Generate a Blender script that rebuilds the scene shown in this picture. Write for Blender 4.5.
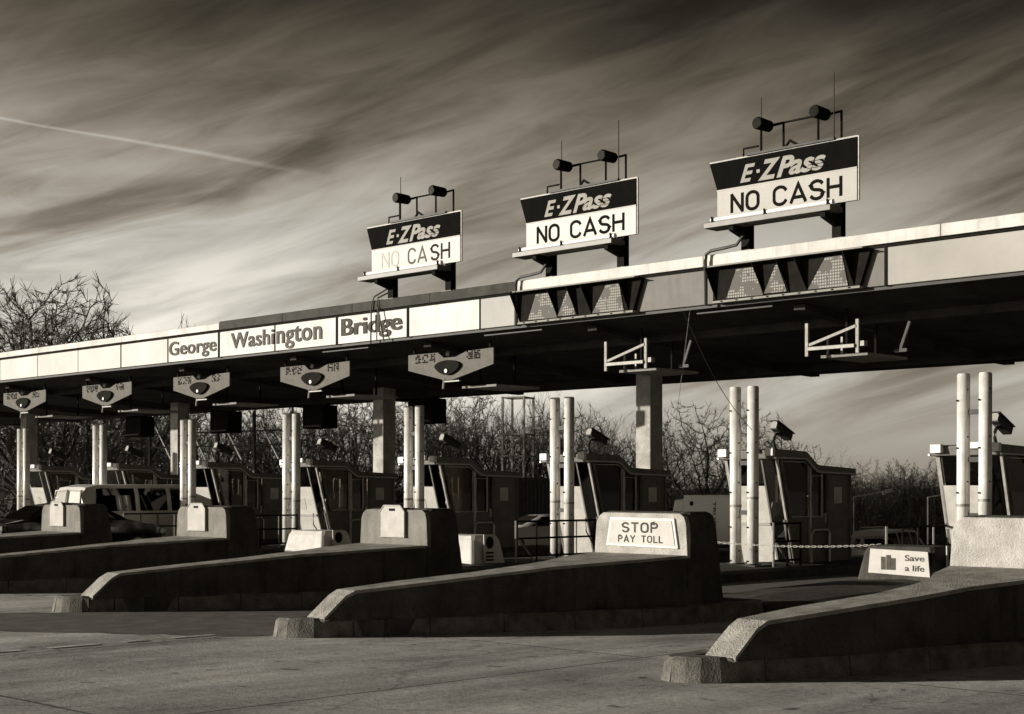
import bpy, bmesh, math, random
from mathutils import Vector, Matrix
random.seed(7)
R = math.radians
scene = bpy.context.scene
for o in list(bpy.data.objects): bpy.data.objects.remove(o)
COL = scene.collection

# ------------------------------------------------------------------ camera
EYE = 1.75; FPX = 1500.0; HOR = 490.0; TH = math.atan(1532.0 / FPX)
VIEW = Vector((-math.cos(TH), math.sin(TH), 0)); RIGHT = Vector((math.sin(TH), math.cos(TH), 0))
cam_data = bpy.data.cameras.new('camera'); cam = bpy.data.objects.new('camera', cam_data); COL.objects.link(cam)
cam.location = (0, 0, EYE)
cam.rotation_euler = VIEW.to_track_quat('-Z', 'Y').to_euler()
cam_data.sensor_width = 36; cam_data.lens = 36 * FPX / 1024
cam_data.shift_y = (HOR - 357) / 1024
cam_data.clip_start = .1; cam_data.clip_end = 6000
scene.camera = cam

# ------------------------------------------------------------------ world and sun
SUN_EL = R(9.3); TO_SUN = Vector((-.67, -.74, 0)).normalized()
SUN_DIR = Vector((TO_SUN.x * math.cos(SUN_EL), TO_SUN.y * math.cos(SUN_EL), math.sin(SUN_EL)))
sd = bpy.data.lights.new('sun', 'SUN'); sd.energy = 5.0; sd.angle = R(.5); sd.color = (1, .955, .87)
sun = bpy.data.objects.new('sun', sd); COL.objects.link(sun); sun.location = SUN_DIR * 60
sun.rotation_euler = SUN_DIR.to_track_quat('Z', 'Y').to_euler()
scene.view_settings.view_transform = 'Standard'; scene.view_settings.look = 'None'
scene.view_settings.exposure = 0.5; scene.view_settings.gamma = 1.0; scene.view_settings.use_curve_mapping = False

def build_world():
    w = bpy.data.worlds.new('World'); scene.world = w; w.use_nodes = True
    nt = w.node_tree; nt.nodes.clear()
    N = nt.nodes.new; L = nt.links.new
    out = N('ShaderNodeOutputWorld'); bg = N('ShaderNodeBackground'); L(bg.outputs[0], out.inputs[0])
    bg.inputs['Strength'].default_value = 0.10
    sky = N('ShaderNodeTexSky'); sky.sky_type = 'NISHITA'; sky.sun_disc = False
    sky.sun_elevation = SUN_EL; sky.sun_rotation = math.atan2(TO_SUN.x, TO_SUN.y)
    sky.air_density = 1.0; sky.dust_density = 1.2; sky.ozone_density = 1.0
    sep = N('ShaderNodeSeparateColor'); L(sky.outputs[0], sep.inputs[0])       # red channel: the black-and-white red filter look
    def m(op, a, b=None, c=None, clamp=False):
        n = N('ShaderNodeMath'); n.operation = op; n.use_clamp = clamp
        for i, s in enumerate((a, b, c)):
            if s is None: continue
            if isinstance(s, (int, float)): n.inputs[i].default_value = s
            else: L(s, n.inputs[i])
        return n.outputs[0]
    geo = N('ShaderNodeTexCoord'); sx = N('ShaderNodeSeparateXYZ'); L(geo.outputs['Generated'], sx.inputs[0])
    az = m('ARCTAN2', sx.outputs[0], sx.outputs[1]); el = m('ARCSINE', sx.outputs[2])
    # view azimuth is about -0.775 rad; cloud streaks run obliquely in azimuth / elevation
    a0 = m('ADD', az, .775)
    ca, sa = math.cos(R(17)), math.sin(R(17))
    u = m('ADD', m('MULTIPLY', a0, ca), m('MULTIPLY', el, sa))
    v = m('SUBTRACT', m('MULTIPLY', el, ca), m('MULTIPLY', a0, sa))
    def noise(su, sv, off, det=5, rough=.55, dist=.6):
        cb = N('ShaderNodeCombineXYZ'); L(m('MULTIPLY', u, su), cb.inputs[0]); L(m('MULTIPLY', v, sv), cb.inputs[1]); cb.inputs[2].default_value = off
        n = N('ShaderNodeTexNoise'); n.inputs['Scale'].default_value = 1; n.inputs['Detail'].default_value = det
        n.inputs['Roughness'].default_value = rough; n.inputs['Distortion'].default_value = dist
        L(cb.outputs[0], n.inputs['Vector']); return n.outputs[0]
    broad = noise(2.0, 7.5, 5.6, 2, .4, .3); mid = noise(3.6, 17, 7.7, 4, .5, .9); fine = noise(9, 55, 1.3, 5, .6, 1.0)
    def sm(x, lo, hi):
        n = N('ShaderNodeMapRange'); n.interpolation_type = 'SMOOTHSTEP'; L(x, n.inputs[0])
        n.inputs[1].default_value = lo; n.inputs[2].default_value = hi; return n.outputs[0]
    cloud = m('ADD', m('ADD', m('MULTIPLY', broad, .52), m('MULTIPLY', mid, .32)), m('MULTIPLY', fine, .16))
    cloud = sm(cloud, .385, .615)
    cloud = m('ADD', m('MULTIPLY', cloud, sm(el, .01, .09)), m('MULTIPLY', m('SUBTRACT', 1.0, sm(el, .01, .09)), .30))
    # clear sky fades quickly from the hazy horizon to a dark zenith; thin cirrus veils it, brighter towards the sun's side
    haze = m('SUBTRACT', 1.0, sm(el, .04, .40))
    cosd = m('COSINE', m('SUBTRACT', az, math.atan2(TO_SUN.x, TO_SUN.y)))
    side = m('ADD', .56, m('MULTIPLY', m('ADD', cosd, .0), .44))
    clear = m('MULTIPLY', sep.outputs[0], m('ADD', .10, m('MULTIPLY', haze, .40)))
    veil = m('MULTIPLY', cloud, m('ADD', .12, m('MULTIPLY', m('POWER', haze, 1.5), 9.8)))
    low = m('MULTIPLY', m('POWER', haze, 1.6), 1.35)
    val = m('MULTIPLY', m('ADD', m('ADD', clear, veil), low), side)
    # contrail: a thin band along a great circle
    def pxdir(px, py): return (VIEW + RIGHT * ((px - 512) / FPX) + Vector((0, 0, (HOR - py) / FPX))).normalized()
    d1, d2 = pxdir(30, 124), pxdir(330, 176)
    n_ = d1.cross(d2).normalized(); t_ = n_.cross(d1).normalized(); ln = math.atan2(d2.dot(t_), d2.dot(d1))
    def dot(vec):
        q = N('ShaderNodeVectorMath'); q.operation = 'DOT_PRODUCT'; L(geo.outputs['Generated'], q.inputs[0]); q.inputs[1].default_value = vec; return q.outputs['Value']
    along = m('DIVIDE', m('ARCTAN2', dot(t_), dot(d1)), ln)
    wid = m('ADD', .0011, m('MULTIPLY', m('ABSOLUTE', along), .0016))
    tr = m('SUBTRACT', 1.0, m('DIVIDE', m('ABSOLUTE', m('ADD', dot(n_), m('MULTIPLY', m('SUBTRACT', mid, .5), .004))), wid), clamp=True)
    tr = m('MULTIPLY', tr, m('MULTIPLY', sm(along, -1.2, -.3), m('SUBTRACT', 1.0, sm(along, .55, 1.05))))
    val = m('ADD', val, m('MULTIPLY', tr, 1.1))
    tint = N('ShaderNodeMix'); tint.data_type = 'RGBA'
    tint.inputs[6].default_value = (1, .84, .62, 1); tint.inputs[7].default_value = (1, .945, .83, 1)
    L(sm(val, 0.3, 4.0), tint.inputs[0])
    mul = N('ShaderNodeVectorMath'); mul.operation = 'SCALE'; L(tint.outputs[2], mul.inputs[0]); L(val, mul.inputs['Scale'])
    L(mul.outputs[0], bg.inputs[0])
build_world()

# ------------------------------------------------------------------ helpers
def tint(g):
    w = min(1, max(0, g)) ** .4
    return (g, g * (.90 + .06 * w), g * (.72 + .18 * w), 1)
MATS = {}
def mat(name, g, rough=.6, metal=0, var=.25, scale=3.0, bump=0, bscale=40, spec=.4, streak=0, spots=0):
    if name in MATS: return MATS[name]
    m = bpy.data.materials.new(name); m.use_nodes = True; nt = m.node_tree
    b = nt.nodes['Principled BSDF']; N = nt.nodes.new; L = nt.links.new
    b.inputs['Roughness'].default_value = rough; b.inputs['Metallic'].default_value = metal
    b.inputs['Specular IOR Level'].default_value = spec
    tc = N('ShaderNodeTexCoord')
    n = N('ShaderNodeTexNoise'); n.inputs['Scale'].default_value = scale; n.inputs['Detail'].default_value = 8; n.inputs['Roughness'].default_value = .65
    L(tc.outputs['Object'], n.inputs['Vector'])
    cr = N('ShaderNodeValToRGB'); L(n.outputs[0], cr.inputs[0])
    cr.color_ramp.elements[0].position = .3; cr.color_ramp.elements[1].position = .72
    cr.color_ramp.elements[0].color = tint(g * (1 - var)); cr.color_ramp.elements[1].color = tint(min(.92, g * (1 + var * .6)))
    col = cr.outputs[0]
    def mixd(fac_socket, g2):
        mx = N('ShaderNodeMix'); mx.data_type = 'RGBA'; L(fac_socket, mx.inputs[0]); L(col, mx.inputs[6]); mx.inputs[7].default_value = tint(g2); return mx.outputs[2]
    if streak:
        mp = N('ShaderNodeMapping'); mp.inputs['Scale'].default_value = (5, 5, .5); L(tc.outputs['Object'], mp.inputs[0])
        n2 = N('ShaderNodeTexNoise'); n2.inputs['Scale'].default_value = 1.6; n2.inputs['Detail'].default_value = 6; L(mp.outputs[0], n2.inputs['Vector'])
        r2 = N('ShaderNodeMapRange'); L(n2.outputs[0], r2.inputs[0]); r2.inputs[1].default_value = .52; r2.inputs[2].default_value = .78; r2.inputs[4].default_value = streak
        col = mixd(r2.outputs[0], g * .3)
    if spots:
        n3 = N('ShaderNodeTexNoise'); n3.inputs['Scale'].default_value = scale * 9; n3.inputs['Detail'].default_value = 3; L(tc.outputs['Object'], n3.inputs['Vector'])
        r3 = N('ShaderNodeMapRange'); L(n3.outputs[0], r3.inputs[0]); r3.inputs[1].default_value = .62; r3.inputs[2].default_value = .7; r3.inputs[4].default_value = spots
        col = mixd(r3.outputs[0], g * .35)
    L(col, b.inputs['Base Color'])
    if bump:
        nb = N('ShaderNodeTexNoise'); nb.inputs['Scale'].default_value = bscale; nb.inputs['Detail'].default_value = 6; L(tc.outputs['Object'], nb.inputs['Vector'])
        bp = N('ShaderNodeBump'); bp.inputs['Strength'].default_value = bump; bp.inputs['Distance'].default_value = .02; L(nb.outputs[0], bp.inputs['Height']); L(bp.outputs[0], b.inputs['Normal'])
    MATS[name] = m; return m
def glass(name, g=.03, mix=.45):
    if name in MATS: return MATS[name]
    m = bpy.data.materials.new(name); m.use_nodes = True; nt = m.node_tree; nt.nodes.clear(); N = nt.nodes.new; L = nt.links.new
    o = N('ShaderNodeOutputMaterial'); tr = N('ShaderNodeBsdfTransparent'); tr.inputs[0].default_value = (mix, mix*.975, mix*.93, 1)
    gl = N('ShaderNodeBsdfGlossy'); gl.inputs['Roughness'].default_value = .03; gl.inputs[0].default_value = tint(.9)
    fr = N('ShaderNodeFresnel'); fr.inputs[0].default_value = 1.45; mx = N('ShaderNodeMixShader'); L(fr.outputs[0], mx.inputs[0]); L(tr.outputs[0], mx.inputs[1]); L(gl.outputs[0], mx.inputs[2]); L(mx.outputs[0], o.inputs[0])
    MATS[name] = m; return m

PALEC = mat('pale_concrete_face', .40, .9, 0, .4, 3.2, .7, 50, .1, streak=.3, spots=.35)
CAPC = mat('sunlit_concrete_cap', .30, .9, 0, .5, 4, .8, 50, .1, spots=.5)
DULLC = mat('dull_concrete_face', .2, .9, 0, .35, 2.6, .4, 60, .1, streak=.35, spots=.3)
CONC = mat('shaded_weathered_concrete', .075, .9, 0, .5, 2.2, .8, 45, .1, streak=.7, spots=.55)  # side shade put into the dark tone; streaks and spots are weathering
CONC_SIDE = CONC
KERB = mat('kerb_granite', .15, .9, 0, .6, 5, .6, 50, .2, spots=.5)
WHITE = mat('white_panel_paint', .55, .5, 0, .22, .9, 0, 40, .15, streak=.35, spots=.10)
WHITE2 = mat('white_sign_sheet', .49, .4, 0, .06, 2.0, 0, 40, .06)
OFFW = mat('greyed_sign_sheet', .37, .4, 0, .08, 2.0, 0, 40, .06)
GREYP = mat('grey_panel_paint', .15, .6, 0, .18, 2.5, .1, 90, .15, streak=.25)
PALEP = mat('pale_grey_panel_paint', .26, .5, 0, .2, .8, 0, 40, .2)
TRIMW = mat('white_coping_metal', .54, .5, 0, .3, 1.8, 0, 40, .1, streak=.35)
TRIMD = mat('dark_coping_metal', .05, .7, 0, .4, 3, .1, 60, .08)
BLACK = mat('black_steel', .014, .7, 0, .4, 6, 0, 40, .015)
DARK = mat('dark_steel', .035, .6, .1, .4, 5, .1, 60, .3)
BRONZE = mat('bronze_booth_metal', .12, .5, .1, .35, 4, .05, 60, .4, streak=.3)
BRONZE_L = mat('booth_trim_metal', .42, .35, .4, .3, 5, 0, 60, .5)
ALU = mat('brushed_aluminium', .74, .3, .12, .3, 3, .06, 120, .5, streak=.4)
GALV = mat('galvanised_bracket', .24, .6, .3, .3, 12, .1, 90, .5)
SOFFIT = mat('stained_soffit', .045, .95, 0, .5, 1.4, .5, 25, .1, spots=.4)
LETTER = mat('black_lettering', .007, .8, 0, .1, 4, spec=.03)
LETTERF = mat('faded_lettering', .34, .6, 0, .18, 4)
LETTERW = mat('weathered_grey_lettering', .09, .8, 0, .5, 9, spots=.4, spec=.02)
LOGO = mat('pale_logo_print', .30, .7, 0, .2, 6, spec=.05)
SIGNB = mat('dark_sign_sheet', .005, .8, 0, .25, 3, 0, 40, .02)
BARK = mat('bare_bark', .035, .95, 0, .5, 6)
TWIG = mat('bare_twigs', .11, .95, 0, .5, .7)
CARW = mat('white_vehicle_paint', .5, .4, 0, .06, 2, 0, 40, .15)
CARB = mat('black_vehicle_paint', .008, .12, 0, .1, 2, 0, 40, .7)
CARS = mat('silver_vehicle_paint', .34, .25, .6, .08, 2, 0, 40, .6)
CARG = mat('pale_vehicle_paint', .48, .4, .1, .08, 2, 0, 40, .15)
TYRE = mat('tyre_rubber', .012, .8, 0, .2, 20)
LAMPW = mat('white_plastic_box', .6, .4, 0, .08, 6)
PLATE = mat('cream_plastic_plate', .42, .6, 0, .2, 5, .05, 60, .1, streak=.2, spots=.15)
GLASS = glass('tinted_glass', mix=.62); GLASSV = glass('vehicle_glass', mix=.02)

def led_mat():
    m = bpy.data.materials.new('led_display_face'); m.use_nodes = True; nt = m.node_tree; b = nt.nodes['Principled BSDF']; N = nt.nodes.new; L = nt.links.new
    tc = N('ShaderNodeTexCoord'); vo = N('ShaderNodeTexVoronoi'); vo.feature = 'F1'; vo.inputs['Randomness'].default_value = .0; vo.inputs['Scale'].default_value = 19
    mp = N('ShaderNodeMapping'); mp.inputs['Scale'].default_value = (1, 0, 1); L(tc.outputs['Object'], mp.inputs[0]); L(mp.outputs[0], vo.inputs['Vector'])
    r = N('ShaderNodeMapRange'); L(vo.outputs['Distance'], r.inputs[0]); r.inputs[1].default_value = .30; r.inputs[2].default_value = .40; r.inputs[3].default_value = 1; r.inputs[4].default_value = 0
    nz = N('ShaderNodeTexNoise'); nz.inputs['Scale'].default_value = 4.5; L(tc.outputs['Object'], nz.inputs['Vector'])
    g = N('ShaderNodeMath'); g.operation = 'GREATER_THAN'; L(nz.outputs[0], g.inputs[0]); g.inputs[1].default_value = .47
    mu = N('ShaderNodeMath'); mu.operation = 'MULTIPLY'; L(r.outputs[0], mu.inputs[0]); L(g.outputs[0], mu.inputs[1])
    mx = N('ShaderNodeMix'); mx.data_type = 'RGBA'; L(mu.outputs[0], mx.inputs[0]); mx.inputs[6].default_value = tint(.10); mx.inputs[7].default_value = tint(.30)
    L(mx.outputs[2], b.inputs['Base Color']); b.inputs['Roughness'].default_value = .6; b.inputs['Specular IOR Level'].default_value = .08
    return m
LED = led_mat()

class MB:
    def __init__(s): s.v = []; s.f = []
    def box(s, x0, x1, y0, y1, z0, z1):
        b = len(s.v)
        s.v += [(x0,y0,z0),(x1,y0,z0),(x1,y1,z0),(x0,y1,z0),(x0,y0,z1),(x1,y0,z1),(x1,y1,z1),(x0,y1,z1)]
        s.f += [tuple(b+i for i in q) for q in ((0,3,2,1),(4,5,6,7),(0,1,5,4),(1,2,6,5),(2,3,7,6),(3,0,4,7))]
        return s
    def prism(s, poly, axis, a, b):
        # poly: 2D points; axis x: (y,z), axis y: (x,z), axis z: (x,y)
        n = len(poly); o = len(s.v)
        def P(p, t): return {'x': (t, p[0], p[1]), 'y': (p[0], t, p[1]), 'z': (p[0], p[1], t)}[axis]
        s.v += [P(p, a) for p in poly] + [P(p, b) for p in poly]
        s.f += [tuple(o+i for i in range(n))[::-1], tuple(o+n+i for i in range(n))]
        s.f += [(o+i, o+(i+1) % n, o+n+(i+1) % n, o+n+i) for i in range(n)]
        return s
    def tube(s, pts, r, n=8, cap=True):
        pts = [Vector(p) for p in pts]; o = len(s.v); m = len(pts)
        rs = r if isinstance(r, (list, tuple)) else [r] * m
        for i, p in enumerate(pts):
            d = (pts[min(i+1, m-1)] - pts[max(i-1, 0)]).normalized()
            a = d.cross(Vector((0, 0, 1)));
            if a.length < .05: a = d.cross(Vector((0, 1, 0)))
            a.normalize(); c = d.cross(a).normalized()
            for k in range(n):
                t = 2*math.pi*k/n + math.pi/n
                s.v.append(tuple(p + (a*math.cos(t) + c*math.sin(t)) * rs[i]))
        for i in range(m-1):
            for k in range(n):
                s.f.append((o+i*n+k, o+i*n+(k+1) % n, o+(i+1)*n+(k+1) % n, o+(i+1)*n+k))
        if cap:
            s.f.append(tuple(o+k for k in range(n))[::-1]); s.f.append(tuple(o+(m-1)*n+k for k in range(n)))
        return s
    def bar(s, p0, p1, w, h=None):
        return s.tube([p0, p1], (h or w) * .5 * 1.414, 4)
    def quad(s, a, b, c, d):
        o = len(s.v); s.v += [a, b, c, d]; s.f.append((o, o+1, o+2, o+3)); return s
    def loft(s, rings, cap=True):
        o = len(s.v); n = len(rings[0])
        for r in rings: s.v += [tuple(p) for p in r]
        for i in range(len(rings)-1):
            for k in range(n):
                s.f.append((o+i*n+k, o+i*n+(k+1) % n, o+(i+1)*n+(k+1) % n, o+(i+1)*n+k))
        if cap:
            s.f.append(tuple(o+k for k in range(n))[::-1]); s.f.append(tuple(o+(len(rings)-1)*n+k for k in range(n)))
        return s
    def mesh(s, name, material, smooth=False):
        me = bpy.data.meshes.new(name); me.from_pydata(s.v, [], s.f); me.validate()
        bm = bmesh.new(); bm.from_mesh(me); bmesh.ops.recalc_face_normals(bm, faces=bm.faces); bm.to_mesh(me); bm.free()
        me.materials.append(material)
        if smooth:
            for p in me.polygons: p.use_smooth = True
        return me
    def build(s, name, material, parent=None, loc=(0, 0, 0), smooth=False, bevel=0, seg=2):
        o = bpy.data.objects.new(name, s.mesh(name, material, smooth)); COL.objects.link(o)
        o.location = loc; o.parent = parent
        if bevel:
            b = o.modifiers.new('bevel', 'BEVEL'); b.width = bevel; b.segments = seg; b.limit_method = 'ANGLE'; b.angle_limit = R(40)
        return o
def tag(o, label=None, cat=None, group=None, kind=None):
    if label: o['label'] = label
    if cat: o['category'] = cat
    if group: o['group'] = group
    if kind: o['kind'] = kind
    return o
def empty(name, loc=(0, 0, 0), label=None, cat=None, group=None):
    o = bpy.data.objects.new(name, None); COL.objects.link(o); o.location = loc; o.empty_display_size = .2
    return tag(o, label, cat, group)
def copy_tree(o, parent=None):
    c = o.copy(); COL.objects.link(c); c.parent = parent
    for ch in list(o.children): copy_tree(ch, c)
    return c
def text_part(body, name, material, parent, x0, x1, z0, z1, y, bold=.0, shear=0, depth=.006, slope=0, space=1.0, fat=0):
    """raised lettering standing in the XZ plane, facing -Y, fitted into a box"""
    cu = bpy.data.curves.new('t', 'FONT'); cu.body = body; cu.offset = bold; cu.shear = shear; cu.extrude = .01; cu.space_character = space; cu.resolution_u = 4
    ob = bpy.data.objects.new('t', cu); COL.objects.link(ob)
    dg = bpy.context.evaluated_depsgraph_get(); me = bpy.data.meshes.new_from_object(ob.evaluated_get(dg))
    bpy.data.objects.remove(ob); bpy.data.curves.remove(cu)
    xs = [v.co.x for v in me.vertices]; ys = [v.co.y for v in me.vertices]
    ax, bx, ay, by = min(xs), max(xs), min(ys), max(ys)
    for v in me.vertices:
        t = (v.co.x-ax)/(bx-ax); q = (v.co.y-ay)/(by-ay)
        v.co = (x0 + t*(x1-x0), y - (depth if v.co.z > 0 else 0), z0 + q*(z1-z0))
    if fat:
        bm = bmesh.new(); bm.from_mesh(me); src = list(bm.verts) + list(bm.edges) + list(bm.faces)
        for i, dx in enumerate((-fat, fat)):
            r = bmesh.ops.duplicate(bm, geom=src); bmesh.ops.translate(bm, vec=(dx, -.0007*(i+1), 0), verts=[g for g in r['geom'] if isinstance(g, bmesh.types.BMVert)])
        bm.to_mesh(me); bm.free()
    me.materials.clear(); me.materials.append(material)
    o = bpy.data.objects.new(name, me); COL.objects.link(o); o.parent = parent; return o
def arc(cx, cy, rx, ry, a0, a1, n=10): return [(cx+rx*math.cos(R(a0+(a1-a0)*i/n)), cy+ry*math.sin(R(a0+(a1-a0)*i/n))) for i in range(n+1)]
GLYPH = {'N': (.56, [[(0, 0), (0, 1)], [(0, 1), (.56, 0)], [(.56, 0), (.56, 1)]]),
         'O': (.58, [arc(.29, .70, .29, .30, 0, 180)+arc(.29, .30, .29, .30, 180, 360)+[(.58, .70)]]),
         'C': (.56, [arc(.29, .70, .28, .30, 20, 180)+arc(.29, .30, .28, .30, 180, 340)]),
         'A': (.66, [[(0, 0), (.33, 1), (.66, 0)], [(.11, .27), (.55, .27)]]),
         'S': (.54, [arc(.27, .745, .26, .255, 25, 180, 9)+arc(.27, .745, .26, .235, 180, 265, 5)+arc(.27, .265, .27, .235, 85, 0, 5)+arc(.27, .265, .27, .265, 0, -155, 9)]),
         'H': (.56, [[(0, 0), (0, 1)], [(.56, 0), (.56, 1)], [(0, .52), (.56, .52)]]),
         'T': (.54, [[(0, 1), (.54, 1)], [(.27, 1), (.27, 0)]]), 'L': (.46, [[(0, 1), (0, 0), (.46, 0)]]),
         'P': (.52, [[(0, 0), (0, 1)], [(0, 1), (.28, 1)]+arc(.28, .74, .24, .26, 90, -90)+[(0, .48)]]),
         'Y': (.58, [[(0, 1), (.29, .46), (.58, 1)], [(.29, .46), (.29, 0)]]), ' ': (.42, [])}
def stroke_text(body, name, material, parent, x0, x1, z0, z1, y, wt=.13, gap=.24):
    """letters drawn with strokes of one width, each stroke its own thin raised strip"""
    m = MB(); tot = sum(GLYPH[c][0] for c in body)+gap*(len(body)-1); sx = (x1-x0)/tot; h = z1-z0; px = 0; lay = 0; hw = wt*h/2
    for c in body:
        gw, strokes = GLYPH[c]
        for st in strokes:
            P = [Vector((x0+(px+a)*sx, z0+hw+b*(h-2*hw))) for a, b in st]; n = len(P); cl = (P[0]-P[-1]).length < 1e-4; rows = []
            for i in range(n):
                a = P[i]-P[i-1] if i else (P[1]-P[0] if not cl else P[0]-P[-2]); b = P[i+1]-P[i] if i < n-1 else (P[-1]-P[-2] if not cl else P[1]-P[0])
                a.normalize(); b.normalize(); t = (a+b)
                t = t.normalized() if t.length > .1 else b
                nr = Vector((-t.y, t.x)); k = hw/max(.45, nr.dot(Vector((-b.y, b.x))))
                q = P[i].copy()
                if not cl and i == 0: q -= b*hw*.6
                if not cl and i == n-1: q += a*hw*.6
                rows.append((q+nr*k, q-nr*k))
            yy = y-.004-.0006*(lay % 4); lay += 1
            m.loft([[(u.x, yy, u.y), (w.x, yy, w.y), (w.x, y, w.y), (u.x, y, u.y)] for u, w in rows])
        px += gw+gap
    o = m.build(name, material, parent); return o
def at(px, py, Z):                       # design aid: a place Z metres deep in view
    return VIEW*Z + RIGHT*((px-512)/FPX*Z) + Vector((0, 0, EYE + (HOR-py)/FPX*Z))
def px_to_x(px, Y):                      # X of the vertical plane Y=const under image column px
    a = (px-512)/FPX; d = VIEW + RIGHT*a; return d.x/d.y*Y
def sstep(t): t = max(0, min(1, t)); return t*t*(3-2*t)
def ground_z(x, y): return -2.2*sstep((y-29)/38)

# ------------------------------------------------------------------ ground
def build_ground():
    xs = [-2500, -900, -400, -250, -180] + [-150+i*6 for i in range(36)] + [70, 100, 200, 500, 1500]
    ys = [-1500, -500, -150, -60] + [-30+i*3 for i in range(60)] + [160, 200, 300, 600, 1500, 2500]
    v = [(x, y, ground_z(x, y)) for y in ys for x in xs]; n = len(xs)
    f = [(j*n+i, j*n+i+1, (j+1)*n+i+1, (j+1)*n+i) for j in range(len(ys)-1) for i in range(n-1)]
    me = bpy.data.meshes.new('road'); me.from_pydata(v, [], f)
    m = bpy.data.materials.new('worn_pavement'); m.use_nodes = True; nt = m.node_tree; b = nt.nodes['Principled BSDF']; N = nt.nodes.new; L = nt.links.new
    tc = N('ShaderNodeTexCoord')
    def nz(sc, det, vec=None, rough=.6):
        n_ = N('ShaderNodeTexNoise'); n_.inputs['Scale'].default_value = sc; n_.inputs['Detail'].default_value = det; n_.inputs['Roughness'].default_value = rough
        L(vec or tc.outputs['Object'], n_.inputs['Vector']); return n_.outputs[0]
    def ramp(s, p0, c0, p1, c1):
        r = N('ShaderNodeValToRGB'); L(s, r.inputs[0]); r.color_ramp.elements[0].position = p0; r.color_ramp.elements[1].position = p1
        f_ = tint if c1 < .99 else (lambda g: (g, g, g, 1))
        r.color_ramp.elements[0].color = f_(c0); r.color_ramp.elements[1].color = f_(c1); return r.outputs[0]
    mp = N('ShaderNodeMapping'); mp.inputs['Scale'].default_value = (1, .16, 1); L(tc.outputs['Object'], mp.inputs[0])   # tyre-worn streaks along the lanes
    base = ramp(nz(1.3, 9, mp.outputs[0], .7), .34, .50, .66, .88)
    def mul(a, bb, fac=1):
        x = N('ShaderNodeMix'); x.data_type = 'RGBA'; x.blend_type = 'MULTIPLY'; x.inputs[0].default_value = fac; L(a, x.inputs[6]); L(bb, x.inputs[7]); return x.outputs[2]
    speck = ramp(nz(14, 10, None, .85), .38, .5, .60, 1.0); stain = ramp(nz(.4, 8, None, .62), .36, .55, .56, 1.0)
    vo = N('ShaderNodeTexVoronoi'); vo.feature = 'DISTANCE_TO_EDGE'; vo.inputs['Scale'].default_value = .28
    wob = N('ShaderNodeVectorMath'); wob.operation = 'ADD'; L(tc.outputs['Object'], wob.inputs[0])
    nzc = N('ShaderNodeTexNoise'); nzc.inputs['Scale'].default_value = 1.2; nzc.inputs['Detail'].default_value = 5; L(tc.outputs['Object'], nzc.inputs['Vector']); L(nzc.outputs[1], wob.inputs[1]); L(wob.outputs[0], vo.inputs['Vector'])
    crack = ramp(vo.outputs['Distance'], 0, .7, .012, 1.0)
    # slab joints, a dark oil band down each lane, and drips
    bk = N('ShaderNodeTexBrick'); bk.inputs['Scale'].default_value = 1; bk.inputs['Brick Width'].default_value = 4.98; bk.inputs['Row Height'].default_value = 6.1; bk.inputs['Mortar Size'].default_value = .02; bk.offset = 0
    bk.inputs['Color1'].default_value = (1, 1, 1, 1); bk.inputs['Color2'].default_value = (.82, .82, .82, 1); bk.inputs['Mortar'].default_value = (.25, .25, .25, 1)
    wj = N('ShaderNodeVectorMath'); wj.operation = 'MULTIPLY_ADD'; L(nzc.outputs[1], wj.inputs[0]); wj.inputs[1].default_value = (.05, .05, 0); L(tc.outputs['Object'], wj.inputs[2]); L(wj.outputs[0], bk.inputs['Vector'])
    sx = N('ShaderNodeSeparateXYZ'); L(tc.outputs['Object'], sx.inputs[0])
    def mm(op, a, bb):
        q = N('ShaderNodeMath'); q.operation = op
        for i, w_ in enumerate((a, bb)):
            if isinstance(w_, (int, float)): q.inputs[i].default_value = w_
            else: L(w_, q.inputs[i])
        return q.outputs[0]
    ph = mm('COSINE', mm('MULTIPLY', mm('ADD', sx.outputs[0], 12.95+2.49), 2*math.pi/4.98), 0)
    oilr = N('ShaderNodeMapRange'); L(mm('ADD', mm('MULTIPLY', ph, .22), nz(1.1, 7, mp.outputs[0])), oilr.inputs[0]); oilr.inputs[1].default_value = .48; oilr.inputs[2].default_value = .85; oilr.inputs[3].default_value = 1; oilr.inputs[4].default_value = .55
    drip = ramp(nz(3.2, 3), .30, .35, .36, 1.0)
    def scal(a, f):
        q = N('ShaderNodeVectorMath'); q.operation = 'SCALE'; L(a, q.inputs[0]); L(f, q.inputs['Scale']); return q.outputs[0]
    L(scal(mul(mul(mul(mul(mul(base, speck), stain), crack), drip), bk.outputs[0]), oilr.outputs[0]), b.inputs['Base Color'])
    b.inputs['Roughness'].default_value = .85; b.inputs['Specular IOR Level'].default_value = .25
    bp = N('ShaderNodeBump'); bp.inputs['Strength'].default_value = 1.0; bp.inputs['Distance'].default_value = .02; L(nz(30, 8, None, .75), bp.inputs['Height']); L(bp.outputs[0], b.inputs['Normal'])
    me.materials.append(m); o = bpy.data.objects.new('road', me); COL.objects.link(o); tag(o, kind='structure')
    ap = MB(); rn = random.Random(5)
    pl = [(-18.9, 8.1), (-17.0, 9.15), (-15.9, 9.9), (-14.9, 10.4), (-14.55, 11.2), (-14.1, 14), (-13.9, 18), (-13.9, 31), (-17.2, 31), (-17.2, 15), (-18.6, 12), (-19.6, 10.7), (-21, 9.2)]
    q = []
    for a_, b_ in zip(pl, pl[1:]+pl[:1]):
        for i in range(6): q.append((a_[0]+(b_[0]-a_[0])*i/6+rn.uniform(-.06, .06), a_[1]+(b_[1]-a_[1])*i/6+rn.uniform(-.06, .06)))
    n0 = len(q); ap.v = [(x, y, .005) for x, y in q]; ap.f = [tuple(range(n0))]
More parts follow.
